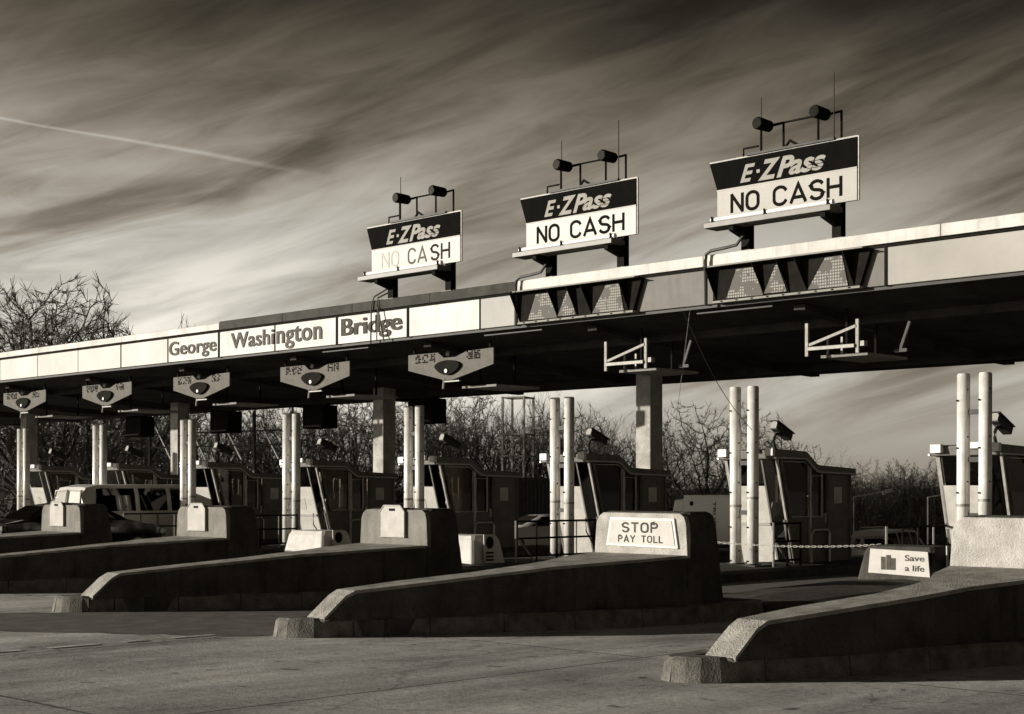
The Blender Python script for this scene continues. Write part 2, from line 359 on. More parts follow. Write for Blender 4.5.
    tag(ap.build('dark_patch', mat('dark_pavement', .14, .9, 0, .45, 2.5, .6, 45, .2, spots=.3)), kind='structure')  # darker ragged-edged sheet over the lane between two islands
    for k, (ya, yb) in enumerate(((3.0, 10.4),)):          # worn guide lines running up to the island noses
        lx = (-15.35, -9.75, -20.6)[k]; ln = MB(); n_ = 24
        ring = []
        for i in range(n_+1):
            y = ya+(yb-ya)*i/n_; x = lx+.02*(y-ya)
            ring.append((x-.06+rn.uniform(-.015, .015), x+.06+rn.uniform(-.015, .015), y))
        for i in range(n_):
            if rn.random() < .22: continue
            A, Bq = ring[i], ring[i+1]; ln.quad((A[0], A[2], .004+.005*(k == 0)), (A[1], A[2], .004+.005*(k == 0)), (Bq[1], Bq[2], .004+.005*(k == 0)), (Bq[0], Bq[2], .004+.005*(k == 0)))
        tag(ln.build('lane_marking', mat('worn_road_paint', .62, .8, 0, .6, 3, .3, 40, .2, spots=.7)), kind='structure')
    # low wooded rise behind the plaza
    h = MB(); cols = []
    for i in range(61):
        px = -250 + i*26
        for j, Z in enumerate((118, 135, 160, 220, 420)):
            p = VIEW*Z + RIGHT*((px-512)/FPX*Z)
            left = sstep((560-px)/420)
            hz = (-2.6, -.8+left*1.5, .8+left*2.2, 1.6+left*2.6, 1.5+left*3)[j] + random.uniform(-.5, .5)
            h.v.append((p.x, p.y, hz))
    for i in range(60):
        for j in range(4): h.f.append((i*5+j, (i+1)*5+j, (i+1)*5+j+1, i*5+j+1))
    tag(h.build('hill', mat('leaf_litter', .06, .95, 0, .5, .5), smooth=True), kind='structure')
build_ground()

# ------------------------------------------------------------------ traffic islands
PITCH = 4.98
def XK(k): return -12.95 - PITCH*k
SHIFT = {-1: (.95, .40), 0: (0, 0), 1: (-.30, -.12), 2: (-.7, -.55), 3: (-.9, -.75), 4: (-1.0, -.8), 5: (-1, -.8), 6: (-1, -.8), 7: (-1, -.8), -2: (1, .5)}
def shift(k, Y):
    a, b = SHIFT[k]
    if Y <= 11: return a
    if Y <= 16.5: return a + (b-a)*(Y-11)/5.5
    return b*(1-sstep((Y-16.5)/5))
RIGHT_E = [(10.80, -1.52), (10.83, -1.36), (10.93, -1.2), (11.1, -1.06), (11.7, -.78), (12.5, -.35), (13.5, .14), (14.86, .75), (15.6, .92), (16.3, 1.0), (17.1, 1.0), (17.45, .78)]
LEFT_E = [(10.83, -1.64), (10.92, -1.72), (11.1, -1.75), (11.7, -1.72), (12.5, -1.65), (13.5, -1.5), (14.86, -1.32), (15.6, -1.28), (16.3, -1.26), (17.1, -1.26), (17.45, -1.05)]
def build_island(k):
    X = XK(k)
    body = MB()
    poly = [(u + shift(k, y), y) for y, u in RIGHT_E] + [(u + shift(k, y), y) for y, u in reversed(LEFT_E)]
    # slab sits inside a row of kerb stones
    cx = sum(p[0] for p in poly)/len(poly); cy = sum(p[1] for p in poly)/len(poly)
    inner = [(p[0] + (.14 if p[0] < cx+(-.5 if p[1] < 11.2 else 0) else -.14), p[1]+(.14 if p[1] < 11.3 else (-.1 if p[1] > 17 else 0))) for p in poly]
    body.prism(inner, 'z', 0, .205)
    base = tag(body.build('island_nose', CONC, None, (X, 0, 0)), kind='structure')
    # kerb stones one by one round the edge
    pts = poly + [poly[0]]
    L = []; acc = 0
    for a, b in zip(pts, pts[1:]): L.append(acc); acc += math.dist(a, b)
    L.append(acc)
    def pos(s):
        s = max(0, min(acc-1e-6, s))
        for i in range(len(pts)-1):
            if L[i] <= s <= L[i+1]:
                t = (s-L[i])/(L[i+1]-L[i]); a, b = pts[i], pts[i+1]; return Vector((a[0]+(b[0]-a[0])*t, a[1]+(b[1]-a[1])*t, 0))
    n = max(8, int(acc/.9)); cen = Vector((cx, cy, 0))
    for i in range(n):
        s0, s1 = acc*i/n + .006, acc*(i+1)/n - .006
        st = MB(); rings = []; dz = random.uniform(-.006, .006)
        for t in (0, .15, .3, .5, .7, .85, 1):
            p = pos(s0 + (s1-s0)*t); q = pos(s0+(s1-s0)*t + .02); r0 = pos(s0+(s1-s0)*t - .02)
            d = (q-r0).normalized(); nr = Vector((d.y, -d.x, 0))
            if nr.dot(cen-p) < 0: nr = -nr
            j = random.uniform(-.006, .006)
            rings.append([p - nr*.02 + nr*j, p+nr*.24 + Vector((0, 0, 0)), p+nr*.24+Vector((0, 0, .225+dz)), p + nr*(.05+j) + Vector((0, 0, .225+dz)), p+nr*(.012+j)+Vector((0, 0, .19+dz))])
        st.loft(rings); st.build('kerb_stone', KERB, base)
    # second, lower part of the island: mound, then the booth platform
    mound = MB(); rings = []
    for Y, wl, wr, z in ((17.6, -.35, .35, .03), (17.9, -.7, .75, .10), (18.6, -1.0, .98, .15), (20, -1.1, 1.02, .18), (22, -1.15, 1.05, .2), (24.2, -1.2, 1.05, .21), (31.5, -1.2, 1.05, .21), (32, -.9, .8, .1)):
        s = shift(k, Y)
        rings.append([(wl+s, Y, ground_z(0, Y)-.02), (wl+s, Y, z*.75), (wl+.18+s, Y, z), (0+s, Y, z+.05), (wr-.18+s, Y, z), (wr+s, Y, z*.75), (wr+s, Y, ground_z(0, Y)-.02)])
    mound.loft(rings); tag(mound.build('island', CONC, None, (X, 0, 0)), kind='structure')

def rough(o, amt):
    sb = o.modifiers.new('cuts', 'SUBSURF'); sb.subdivision_type = 'SIMPLE'; sb.levels = sb.render_levels = 3
    tx = bpy.data.textures.get('chips') or bpy.data.textures.new('chips', 'CLOUDS'); tx.noise_scale = .18; tx.noise_depth = 3
    dm = o.modifiers.new('chips', 'DISPLACE'); dm.texture = tx; dm.strength = amt*2; dm.mid_level = .5; dm.texture_coords = 'GLOBAL'
def build_barrier(k, label):
    s = lambda Y: shift(k, Y)
    t = empty('concrete_crash_barrier', (XK(k), 15.9, .2), label, 'barrier', 'concrete crash barriers on the island noses')
    r = MB(); rings = []
    for Y, ul, ur, z in ((11.1, -1.36, -1.03, .215), (11.13, -1.35, -1.02, .25), (11.34, -1.24, -.92, .47), (11.44, -1.20, -.86, .535), (12.2, -1.0, -.52, .61), (13.17, -.62, -.12, .70), (13.9, -.50, .10, .765), (14.4, -.58, .27, .79), (15.0, -.78, .5, .825), (15.86, -.96, .665, .86)):
        w = (ur-ul)*.03+.015; d = s(Y)
        rings.append([(ul+d-.03, Y-15.9, .0), (ul+d, Y-15.9, z-.2-.03), (ul+d+w, Y-15.9, z-.2), (ur+d-w, Y-15.9, z-.2), (ur+d, Y-15.9, z-.2-.03), (ur+d+.03, Y-15.9, .0)])
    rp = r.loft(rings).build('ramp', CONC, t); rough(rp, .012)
    cp = MB(); cr = []
    for Y, ul, ur, z in ((11.11, -1.35, -1.03, .222), (11.34, -1.235, -.925, .475), (11.44, -1.195, -.865, .54), (12.2, -.995, -.525, .615), (13.17, -.615, -.125, .705), (13.9, -.505, .095, .77), (14.4, -.575, .265, .795), (15.0, -.775, .495, .83), (15.84, -.955, .66, .865)):
        d_ = s(Y); j = random.uniform(-.012, .012)
        cr.append([(ul+d_-.004, Y-15.9, z-.225), (ul+d_-.004, Y-15.9, z-.185), (ur+d_+.004+j, Y-15.9, z-.185), (ur+d_+.004+j, Y-15.9, z-.225)])
    cp.loft(cr).build('sunlit_cap', CAPC, t)  # pale strip puts the sun on the ramp top into the colour
    b = MB(); d = s(16)
    rg = []
    for z, y0, y1, a, c in ((0, -.04, .78, -1.0, .72), (.62, -.02, .72, -.97, .69), (1.1, .02, .66, -.94, .665), (1.215, .03, .63, -.90, .64), (1.255, .09, .58, -.84, .58)):
        rg.append([(a+d, y0+.05, z), (a+d+.05, y0, z), (c+d-.05, y0, z), (c+d, y0+.05, z), (c+d, y1-.06, z), (c+d-.06, y1, z), (a+d+.06, y1, z), (a+d, y1-.06, z)])
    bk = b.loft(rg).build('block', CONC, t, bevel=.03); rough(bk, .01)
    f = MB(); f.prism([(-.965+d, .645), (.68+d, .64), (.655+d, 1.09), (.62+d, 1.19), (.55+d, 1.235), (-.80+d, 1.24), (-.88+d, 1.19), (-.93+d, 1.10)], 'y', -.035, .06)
    f.build('sunlit_front_face', PALEC if k < 1 else DULLC, t, bevel=.012)  # sunlight on the front is put into the colour, dimmer on farther blocks
    return t, d
def stop_plate(t, d):
    p = MB(); o = empty('dummy'); bpy.data.objects.remove(o)
    p.prism([(-.73+d, .78), (.54+d, .76), (.47+d, 1.17), (-.655+d, 1.18)], 'y', -.06, -.03)
    fr = p.build('sign_frame', mat('pale_frame_paint', .55, .5, 0, .25, 6, .1, 60), t, bevel=.008)
    q = MB(); q.prism([(-.685+d, .82), (.49+d, .80), (.43+d, 1.135), (-.62+d, 1.145)], 'y', -.068, -.0605)
    q.build('sign_face', mat('weathered_white_plate', .50, .6, 0, .16, 4, spots=.2, spec=.1), fr)
    stroke_text('STOP', 'lettering', LETTERW, fr, -.42+d, .19+d, .965, 1.11, -.0685, .17, .30)
    stroke_text('PAY TOLL', 'lettering', LETTERW, fr, -.49+d, .28+d, .832, .932, -.0685, .16, .34)
def cover_plate(t, d, u0, w, zt, h, grubby):
    p = MB(); z1 = zt; z0 = zt-h
    outer = [(u0, z0), (u0+w, z0), (u0+w, z1-.1), (u0+w-.1, z1), (u0+.1, z1), (u0, z1-.1)]
    p.prism(outer, 'y', -.075, -.04)
    pl = p.build('blank_sign_cover', PLATE, t, bevel=.008)
    c = u0+w/2
    MB().box(c-.07, c+.07, -.081, -.045, z1-.085, z1-.045).build('handle_slot', BLACK, pl)
    rim = MB(); 
    for a, b in zip(outer, outer[1:]+outer[:1]): rim.tube([(a[0], -.077, a[1]), (b[0], -.077, b[1])], .011, 5)
    rim.build('rim', PLATE, pl)
LBL_B = {0: 'concrete crash barrier with STOP PAY TOLL sign on its block', -1: 'nearest concrete crash barrier, cut off at the lower right', 1: 'concrete crash barrier with cream blank cover plate, next left of the STOP barrier',
         2: 'concrete crash barrier with cream cover plate, second from the left edge', 3: 'farthest concrete crash barrier with cream cover plate at the left edge, before the van', 4: 'dark barrier block hidden low behind the leftmost cover plate barrier'}
for k in range(-1, 8): build_island(k)
for k in range(-1, 5):
    t, d = build_barrier(k, LBL_B[k])
    if k == 0: stop_plate(t, d)
    if k >= 1: cover_plate(t, d, -.42+d if k == 1 else -.55+d, .6, 1.30, .5, k == 3)

# ------------------------------------------------------------------ pipe posts
def pipe_pair(k, label):
    t = empty('pipe_post_pair', (XK(k)+.1, 24.9, 0), label, 'posts', 'tall pairs of metal pipes before the booths')
    MB().box(-.62, .52, -.35, .38, .0, .255).build('plinth', DARK, t, bevel=.02)
    for u in (-.2, .22):
        rot = random.uniform(-.004, .004)
        p = MB(); p.tube([(u, 0, .25), (u+rot*3, 0, 3.80)], .115, 28)
        pp = p.build('pipe', ALU, t, smooth=False)
        for q in pp.data.polygons: q.use_smooth = len(q.vertices) == 4
        MB().tube([(u+rot*3, 0, 3.795), (u+rot*3, 0, 3.835)], [.119, .10], 28).build('cap', ALU, pp)
        MB().tube([(u, 0, .25), (u, 0, .275)], .17, 16).build('flange', DARK, pp)
        zb = random.uniform(1.4, 1.6); MB().tube([(u, 0, zb), (u, 0, zb+.05)], .119, 28).build('band', GALV, pp)
        for z in (.32, 1.0, 1.7, 2.5, 3.35):
            MB().tube([(u-.05, -.14, z), (u-.05, -.08, z)], .017, 6).build('bolt', BLACK, pp)
            MB().tube([(u+.118, -.05, z+.2), (u+.10, -.03, z+.2)], .017, 6).build('bolt', BLACK, pp)
    for z in (1.25, 2.25, 3.1):
        MB().box(-.09, .11, -.03, .03, z, z+.09).build('clamp', DARK, t)
    return t
PL = ['pair of tall metal pipes cut off at the right edge', 'pair of tall metal pipes just right of the STOP block', 'pair of tall metal pipes beside the grid railing, left of STOP block',
      'pair of tall metal pipes behind the middle cover plate, below the blank fascia panel', 'pair of tall metal pipes beside the low white painted block', 'pair of tall metal pipes just right of the pale van', 'pair of tall metal pipes above the pale van roof', 'pair of tall metal pipes at the far left edge']
for k in range(0, 8): pipe_pair(k, PL[k])

# ------------------------------------------------------------------ toll booths
def booth():
    t = empty('toll_booth', (0, 0, 0))
    W0, W1 = -.66, .60; D = 2.86; ZF, ZR = 2.36, 2.02
    rk = lambda z: .62*(1 - z/2.2)             # front wall leans forward at the top
    th = .05
    # roof: raised nose, curve, low tail
    prof = [(-.10, ZF-.19), (-.13, ZF-.02), (-.06, ZF+.01), (1.02, ZF-.02), (1.12, ZF-.06), (1.44, ZR+.07), (1.54, ZR+.04), (D+.1, ZR-.02), (D+.1, ZR-.17), (1.48, ZR-.13), (1.38, ZR-.1), (1.08, ZF-.24), (1.0, ZF-.2)]
    rf = MB().prism(prof, 'x', W0-.08, W1+.08).build('roof', BRONZE, t, bevel=.012)
    edge = [(-.12, ZF-.17), (1.0, ZF-.175), (1.09, ZF-.215), (1.39, ZR-.07), (1.49, ZR-.105), (D+.1, ZR-.14)]
    MB().tube([(W1+.085, y, z) for y, z in edge], .022, 5).build('drip_edge', BRONZE_L, rf)
    MB().tube([(W0-.085, y, z) for y, z in edge], .022, 5).build('drip_edge', BRONZE_L, rf)
    # walls
    for sgn, x in ((1, W1), (-1, W0)):
        a, b = (x-th, x) if sgn > 0 else (x, x+th)
        MB().prism([(rk(0), 0), (D, 0), (D, .92), (rk(.92), .92)], 'x', a, b).build('lower_wall', BRONZE, t)
        MB().prism([(1.98, .925), (D, .925), (D, ZR-.12), (1.98, ZR-.12)], 'x', a, b).build('rear_panel', BRONZE, t, bevel=.006)
        xg = (a+b)/2
        MB().prism([(rk(.95)+.17, .95), (1.22, .95), (1.22, ZF-.2), (1.05, ZF-.15), (rk(ZF-.16)+.17, ZF-.16)], 'x', xg-.006, xg+.006).build('side_window', GLASS, t)
        MB().prism([(1.30, .95), (1.90, .95), (1.90, ZR-.12), (1.30, ZR-.1)], 'x', xg-.006, xg+.006).build('door_pane', GLASS, t)
        o = .006*sgn
        for pl in ([(rk(.98)+.2, .98), (1.2, .98), (1.2, ZF-.30), (1.02, ZF-.24), (rk(ZF-.24)+.2, ZF-.24)], [(1.32, .98), (1.70, .98), (1.70, ZR-.19), (1.32, ZR-.19)]):
            wf = MB(); wf.tube([(x+o*2, *p) for p in pl+pl[:1]], .016, 4, cap=False); wf.build('window_frame', BRONZE_L, t)
        post = lambda p0, p1, w, m, nm='post': MB().bar((x+o, *p0), (x+o, *p1), w).build(nm, m, t)
        post((rk(.0)+.05, .0), (rk(ZF-.12)+.05, ZF-.12), .05, BRONZE_L)
        post((rk(.9)+.2, .93), (rk(ZF-.15)+.2, ZF-.15), .045, BRONZE)
        post((1.26, .02), (1.26, ZF-.24), .06, BRONZE_L if sgn > 0 else BRONZE)
        post((1.94, .02), (1.94, ZR-.11), .055, BRONZE)
        post((1.72, .95), (1.72, ZR-.12), .028, BRONZE_L)
        post((D-.03, .02), (D-.03, ZR-.11), .05, BRONZE)
        post((rk(.94)+.04, .94), (D-.04, .94), .045, BRONZE, 'rail')
    # front: white lower panel, windscreen above, all leaning
    def leaf(z0, z1, x0, x1, off, tk, nm, m, par=t):
        return MB().prism([(rk(z0)-off, z0), (rk(z0)-off+tk, z0), (rk(z1)-off+tk, z1), (rk(z1)-off, z1)], 'x', x0, x1).build(nm, m, par)
    leaf(.0, 1.62, W0+.02, W1-.36, .0, .04, 'front_panel', PLATE)
    leaf(1.66, ZF-.2, W0+.05, W1-.36, -.012, .012, 'windscreen', GLASS)
    leaf(.06, ZF-.2, W1-.33, W1-.05, -.012, .012, 'quarter_pane', GLASS)
    leaf(.0, ZF-.14, W1-.36, W1-.32, .0, .05, 'mullion', BRONZE)
    leaf(.0, ZF-.14, W0, W0+.06, .0, .05, 'mullion', BRONZE_L)
    leaf(.80, .86, W0, W1-.36, .03, .07, 'sill', BRONZE_L)
    leaf(1.0, 1.3, W0+.25, W0+.5, .008, .006, 'notice', OFFW)
    MB().box(W0, W1, D-.05, D, 0, ZR-.13).build('rear_wall', BRONZE, t)
    MB().box(W0+.02, W1-.02, .62, D-.06, -.02, .03).build('floor', DARK, t)
    MB().box(W0+.1, W1-.15, .8, 1.25, .03, .88).build('console', BRONZE, t)
    c = MB().box(-.2, .15, .95, 1.1, .88, 1.28).build('monitor', GALV, t)
    MB().box(-.05, .0, 1.0, 1.05, .86, .9).build('stand', DARK, c)
    ch = MB().box(-.28, .16, 1.45, 1.85, .42, .5).build('stool', DARK, t)
    MB().tube([(-.06, 1.65, .03), (-.06, 1.65, .42)], .04, 8).build('stool_leg', GALV, ch)
    MB().box(-.28, .16, 1.83, 1.9, .6, 1.15).build('stool_back', DARK, ch)
    MB().box(W0+.06, W0+.3, 1.95, 2.4, .03, 1.7).build('cabinet', GALV, t)
    MB().box(W1+.003, W1+.008, 2.2, 2.5, 1.25, 1.6).build('notice', BRONZE_L, t)
    MB().box(W1+.004, W1+.05, 1.80, 1.84, .85, 1.05).build('door_handle', BRONZE_L, t)
    for yy in (.95, 1.12): MB().box(W1-.2, W1-.14, yy, yy+.1, .88, 1.05).build('card_reader', LAMPW, t)
    # lamps and boxes on the nose
    MB().box(W1-.10, W1+.10, -.22, -.13, ZF-.13, ZF+.03).build('corner_lamp', LAMPW, t, bevel=.01)
    MB().box(W1-.55, W1-.28, -.2, -.12, ZF-.07, ZF+.05).build('corner_lamp', LAMPW, t, bevel=.01)
    MB().box(W0+.0, W0+.22, -.24, -.13, ZF-.14, ZF+.02).build('corner_lamp', LAMPW, t, bevel=.01)
    # hand rail and utility box on the side
    MB().tube([(W1+.1, 1.2, 0), (W1+.1, 1.2, .62), (W1+.1, 1.28, .7), (W1+.1, 1.8, .7), (W1+.1, 1.88, .62), (W1+.1, 1.88, 0)], .025, 6).build('grab_rail', BRONZE_L, t)
    MB().tube([(W1-.02, -.02, .9), (W1+.02, -.05, .6), (W1+.02, .35, .1), (W1+.02, .6, .02)], .016, 6).build('hose', BLACK, t)
    return t
def camera_unit():
    t = empty('security_camera', (0, 0, 0))
    MB().tube([(0, 0, 0), (.0, 0, .06)], .07, 10).build('base', DARK, t)
    MB().tube([(0, .0, .04), (0, -.03, .16), (.0, -.02, .28), (0, .04, .36), (0, .16, .43)], .03, 8).build('arm', DARK, t)
    MB().tube([(.05, .0, .04), (.05, -.06, .16), (.05, -.05, .28), (.05, .02, .36), (.04, .12, .42)], .014, 6).build('cable', BLACK, t)
    h = MB(); d = Vector((0, .80, -.34)).normalized(); u = Vector((0, .34, .80)).normalized(); c = Vector((0, .10, .55))
    sect = [(-.10, -.10), (.10, -.10), (.11, .06), (.07, .12), (-.07, .12), (-.11, .06)]
    ring = lambda t_, s_: [tuple(c + d*t_ + Vector((a*s_, 0, 0)) + u*(b*s_)) for a, b in sect]
    h.loft([ring(-.10, .95), ring(.56, 1)]); hs = h.build('housing', DARK, t)
    sh = MB(); cap = [(-.12, .10), (.12, .10), (.12, .125), (-.12, .125)]
    sh.loft([[tuple(c+d*t_+Vector((a, 0, 0))+u*b) for a, b in cap] for t_ in (-.16, .62)]); sh.build('sun_shield', DARK, hs)
    MB().loft([ring(-.135, .8), ring(-.10, .8)]).build('front_window', BRONZE_L, hs)
    MB().box(-.05, .05, .12, .34, .36, .45).build('bracket', DARK, t)
    return t
BL = ['toll booth cut off by the right edge of the picture', 'toll booth with open sky above, right of the STOP block', 'toll booth directly behind the STOP block, a square column over its roof', 'toll booth in front of the lattice mast, its tan side panel showing',
      'toll booth in the middle left, right of the pipes by the low white block', 'toll booth just right of the van and its pipe pair', 'toll booth directly behind the pale van', 'toll booth at the far left edge, mostly hidden']
CL = ['security camera over the rightmost booth at the edge', 'security camera outlined against the sky on the right-hand booth', 'security camera on the booth behind the STOP block', 'security camera on the booth before the lattice mast',
      'security camera on the middle-left booth, before the dark thicket', 'security camera on the booth right of the van', 'security camera on the booth behind the van', 'security camera on the booth at the far left']
b0 = booth(); c0 = camera_unit()
for k in range(0, 8):
    b = b0 if k == 0 else copy_tree(b0); c = c0 if k == 0 else copy_tree(c0)
    b.location = (XK(k)-.33 + (.12 if k == 1 else 0), 25.56, .215); tag(b, BL[k], 'toll booth', 'toll booths under the canopy')
    c.scale = (.85, .85, .85); c.location = (b.location.x+.30, 25.98, .215+2.365); tag(c, CL[k], 'camera', 'security cameras on the booth roofs')

# ------------------------------------------------------------------ canopy
YF = 22.48; ZB, ZT = 5.17, 6.09; YR = 32.0; ZRR = 4.57
XL, XR = -75.0, 12.0
def build_canopy():
    t = empty('toll_canopy', (0, 27.5, 0), 'long flat toll plaza canopy with lettered white fascia panels on square columns', 'canopy')
    B = lambda mb, nm, m, par=t, **k: mb.build(nm, m, par, (0, -27.5, 0), **k)
    # roof and sloping soffit
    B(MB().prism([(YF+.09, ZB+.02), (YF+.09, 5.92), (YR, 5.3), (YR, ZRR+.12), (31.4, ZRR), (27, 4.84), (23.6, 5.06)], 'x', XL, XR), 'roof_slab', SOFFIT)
    B(MB().box(XL, XR, YF+.06, YF+.14, ZB-.03, ZB+.05), 'fascia_rail', DARK)
    B(MB().box(XL, XR, YR-.02, YR+.05, ZRR+.08, 5.36), 'rear_fascia', TRIMD)
    # deep cross beams under the soffit, one by each row of columns and between
    x = XR-2
    k = 0
    for k in range(-4, 11):
        xb = XK(k) - 2.3
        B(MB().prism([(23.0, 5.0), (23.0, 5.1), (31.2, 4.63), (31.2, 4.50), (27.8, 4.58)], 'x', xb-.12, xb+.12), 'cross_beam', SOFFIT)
    for yy, zz in ((24.6, 4.84), (29.9, 4.5)):
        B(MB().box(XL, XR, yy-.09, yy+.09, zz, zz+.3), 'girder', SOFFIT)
    # columns
    for px in (643, 378, 174):
        xc = px_to_x(px, 28.6)
        B(MB().box(xc-.23, xc+.23, 28.6, 29.08, .2, 4.9), 'column', PALEC, bevel=.015)
    for xc in (-12.9, -2.4, -54.8):
        B(MB().box(xc-.23, xc+.23, 28.6, 29.08, .2, 4.9), 'column', PALEC, bevel=.015)
    # fascia panels
    edges = [px_to_x(p, YF) for p in (78, 121, 168, 219, 275, 337, 408, 480, 516)]
    step = 2.4
    left = [edges[0]-step*i for i in range(1, 12)]
    fp = 0
    def panel(x0, x1, m, z0=ZB+.03, z1=5.84, d=0):
        return B(MB().box(x0+.015, x1-.015, YF-d, YF+.085, z0, z1), 'fascia_panel', m, bevel=.01)
    L2 = sorted(left) + edges
    for a, b in zip(L2, L2[1:]):
        i = edges.index(b) if b in edges else 0
        m = WHITE if i != 8 else PALEP
        if i in (1, 2, 0): m = mat('white_panel_slightly_grey', .50, .5, 0, .16, .9, streak=.18, spec=.12)
        panel(a, b, m)
        jw = .035 if i in (3, 5, 6, 8) else .014
        if i: B(MB().box(b-jw, b+jw, YF-.014, YF+.05, ZB+.02, 5.86), 'panel_joint', BLACK)
    right = [px_to_x(p, YF) for p in (516, 706, 886)]
    panel(right[0], right[1], GREYP); panel(right[1], right[2], GREYP)
    x = right[2]
    while x < XR-1:
        panel(x, min(XR, x+3.5), mat('pale_gloss_panel', .36, .6, 0, .2, .5, spec=.06)); x += 3.5
    for xj in right: B(MB().box(xj-.025, xj+.025, YF-.015, YF+.05, ZB+.02, 5.86), 'panel_joint', BLACK)
    # coping along the top, in lengths: white, then dark, then white
    def coping(x0, x1, m, z0=5.885, z1=6.085, n=1):
        for i in range(n):
            a = x0+(x1-x0)*i/n; b = x0+(x1-x0)*(i+1)/n
            B(MB().prism([(YF-.06, z0), (YF-.06, z1), (YF-.02, z1+.012), (YF+.5, z1), (YF+.5, z0)], 'x', a+.006, b-.006), 'coping', m, bevel=.006)
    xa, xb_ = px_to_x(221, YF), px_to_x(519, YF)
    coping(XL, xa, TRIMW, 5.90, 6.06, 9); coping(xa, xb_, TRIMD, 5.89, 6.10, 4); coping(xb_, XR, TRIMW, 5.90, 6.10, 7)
    B(MB().box(XL, XR, YF-.02, YF+.05, 5.845, 5.885), 'shadow_gap', BLACK)
    # lettering
    def word(body, p0, p1, z0, z1, fat, m=LETTERW, sp=1.0):
        o = text_part(body, 'lettering', m, t, px_to_x(p0, YF), px_to_x(p1, YF), z0, z1, YF-.012, .012, space=sp, fat=fat)
        o.location = (0, -27.5, 0)
    GL = mat('grey_fascia_lettering', .12, .8, 0, .4, 7, spots=.3, spec=.02)
    word('George', 169.6, 216.5, 5.25, 5.74, .009, GL, 1.05)
    word('Washi', 231.5, 274, 5.37, 5.77, .009, GL, 1.05); word('ngton', 277, 322, 5.22, 5.75, .009, GL, 1.05)
    word('Bridge', 342, 402, 5.25, 5.78, .02, mat('dark_fascia_lettering', .085, .8, 0, .4, 7, spots=.3, spec=.02))
    # rail lamp brackets and small fittings under the front edge
    for px in (350, 520, 745):
        xx = px_to_x(px, YF)
        B(MB().tube([(xx-1.2, YF+.15, ZB-.10), (xx+.5, YF+.15, ZB-.10)], .02, 5), 'conduit', DARK)
    return t
build_canopy()

# LED lane message boxes with hooded modules
def led_box(p0, p1, label):
    x0, x1 = px_to_x(p0, YF), px_to_x(p1, YF); w = x1-x0
    t = empty('lane_message_board', (x0, YF, 5.17), label, 'message board', 'hooded message boards on the fascia')
    F = lambda u: u*w
    hs = MB().prism([(F(.035), .06), (F(.935), .06), (F(1.0), .665), (F(.0), .665)], 'y', -.10, -.005).build('housing', BLACK, t)
    MB().box(-.04, F(.96), -.16, -.004, .668, .715).build('top_frame', mat('board_frame_paint', .26, .6, 0, .2, 4, spec=.05), t)
    MB().box(F(.02), F(.94), -.13, -.004, .02, .058).build('bottom_frame', mat('board_frame_paint', .26), t)
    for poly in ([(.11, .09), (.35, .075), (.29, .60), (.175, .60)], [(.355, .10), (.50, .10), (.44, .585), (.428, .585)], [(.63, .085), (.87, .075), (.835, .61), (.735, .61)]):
        MB().prism([(F(x), z) for x, z in poly], 'y', -.118, -.101).build('sunlit_display_face', LED, t)  # pale faces shaped as the sunlit patches between visor shadows
    for u0, u1, dep in ((.0, .035, .20), (.30, .352, .16), (.455, .51, .16), (.575, .62, .2), (.87, .90, .22)):
        f = MB(); P = [(F(u1), -.10, .07), (F(u0), -.10, .66), (F(u0), -.10-dep, .66), (F(u1), -.12, .09)]
        f.loft([P, [(x+.012, y, z) for x, y, z in P]]); f.build('visor_fin', BLACK, t)
    MB().box(F(0), F(.99), -.28, -.10, .655, .667).build('visor', BLACK, t)
    for i in range(9):
        q = F(.08+.1*i); MB().box(q-.02, q+.02, -.14, -.13, .03, .05).build('latch', BLACK, t)
    return t
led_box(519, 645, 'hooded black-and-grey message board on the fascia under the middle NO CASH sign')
led_box(714, 874, 'hooded black-and-grey message board on the fascia under the right NO CASH sign')

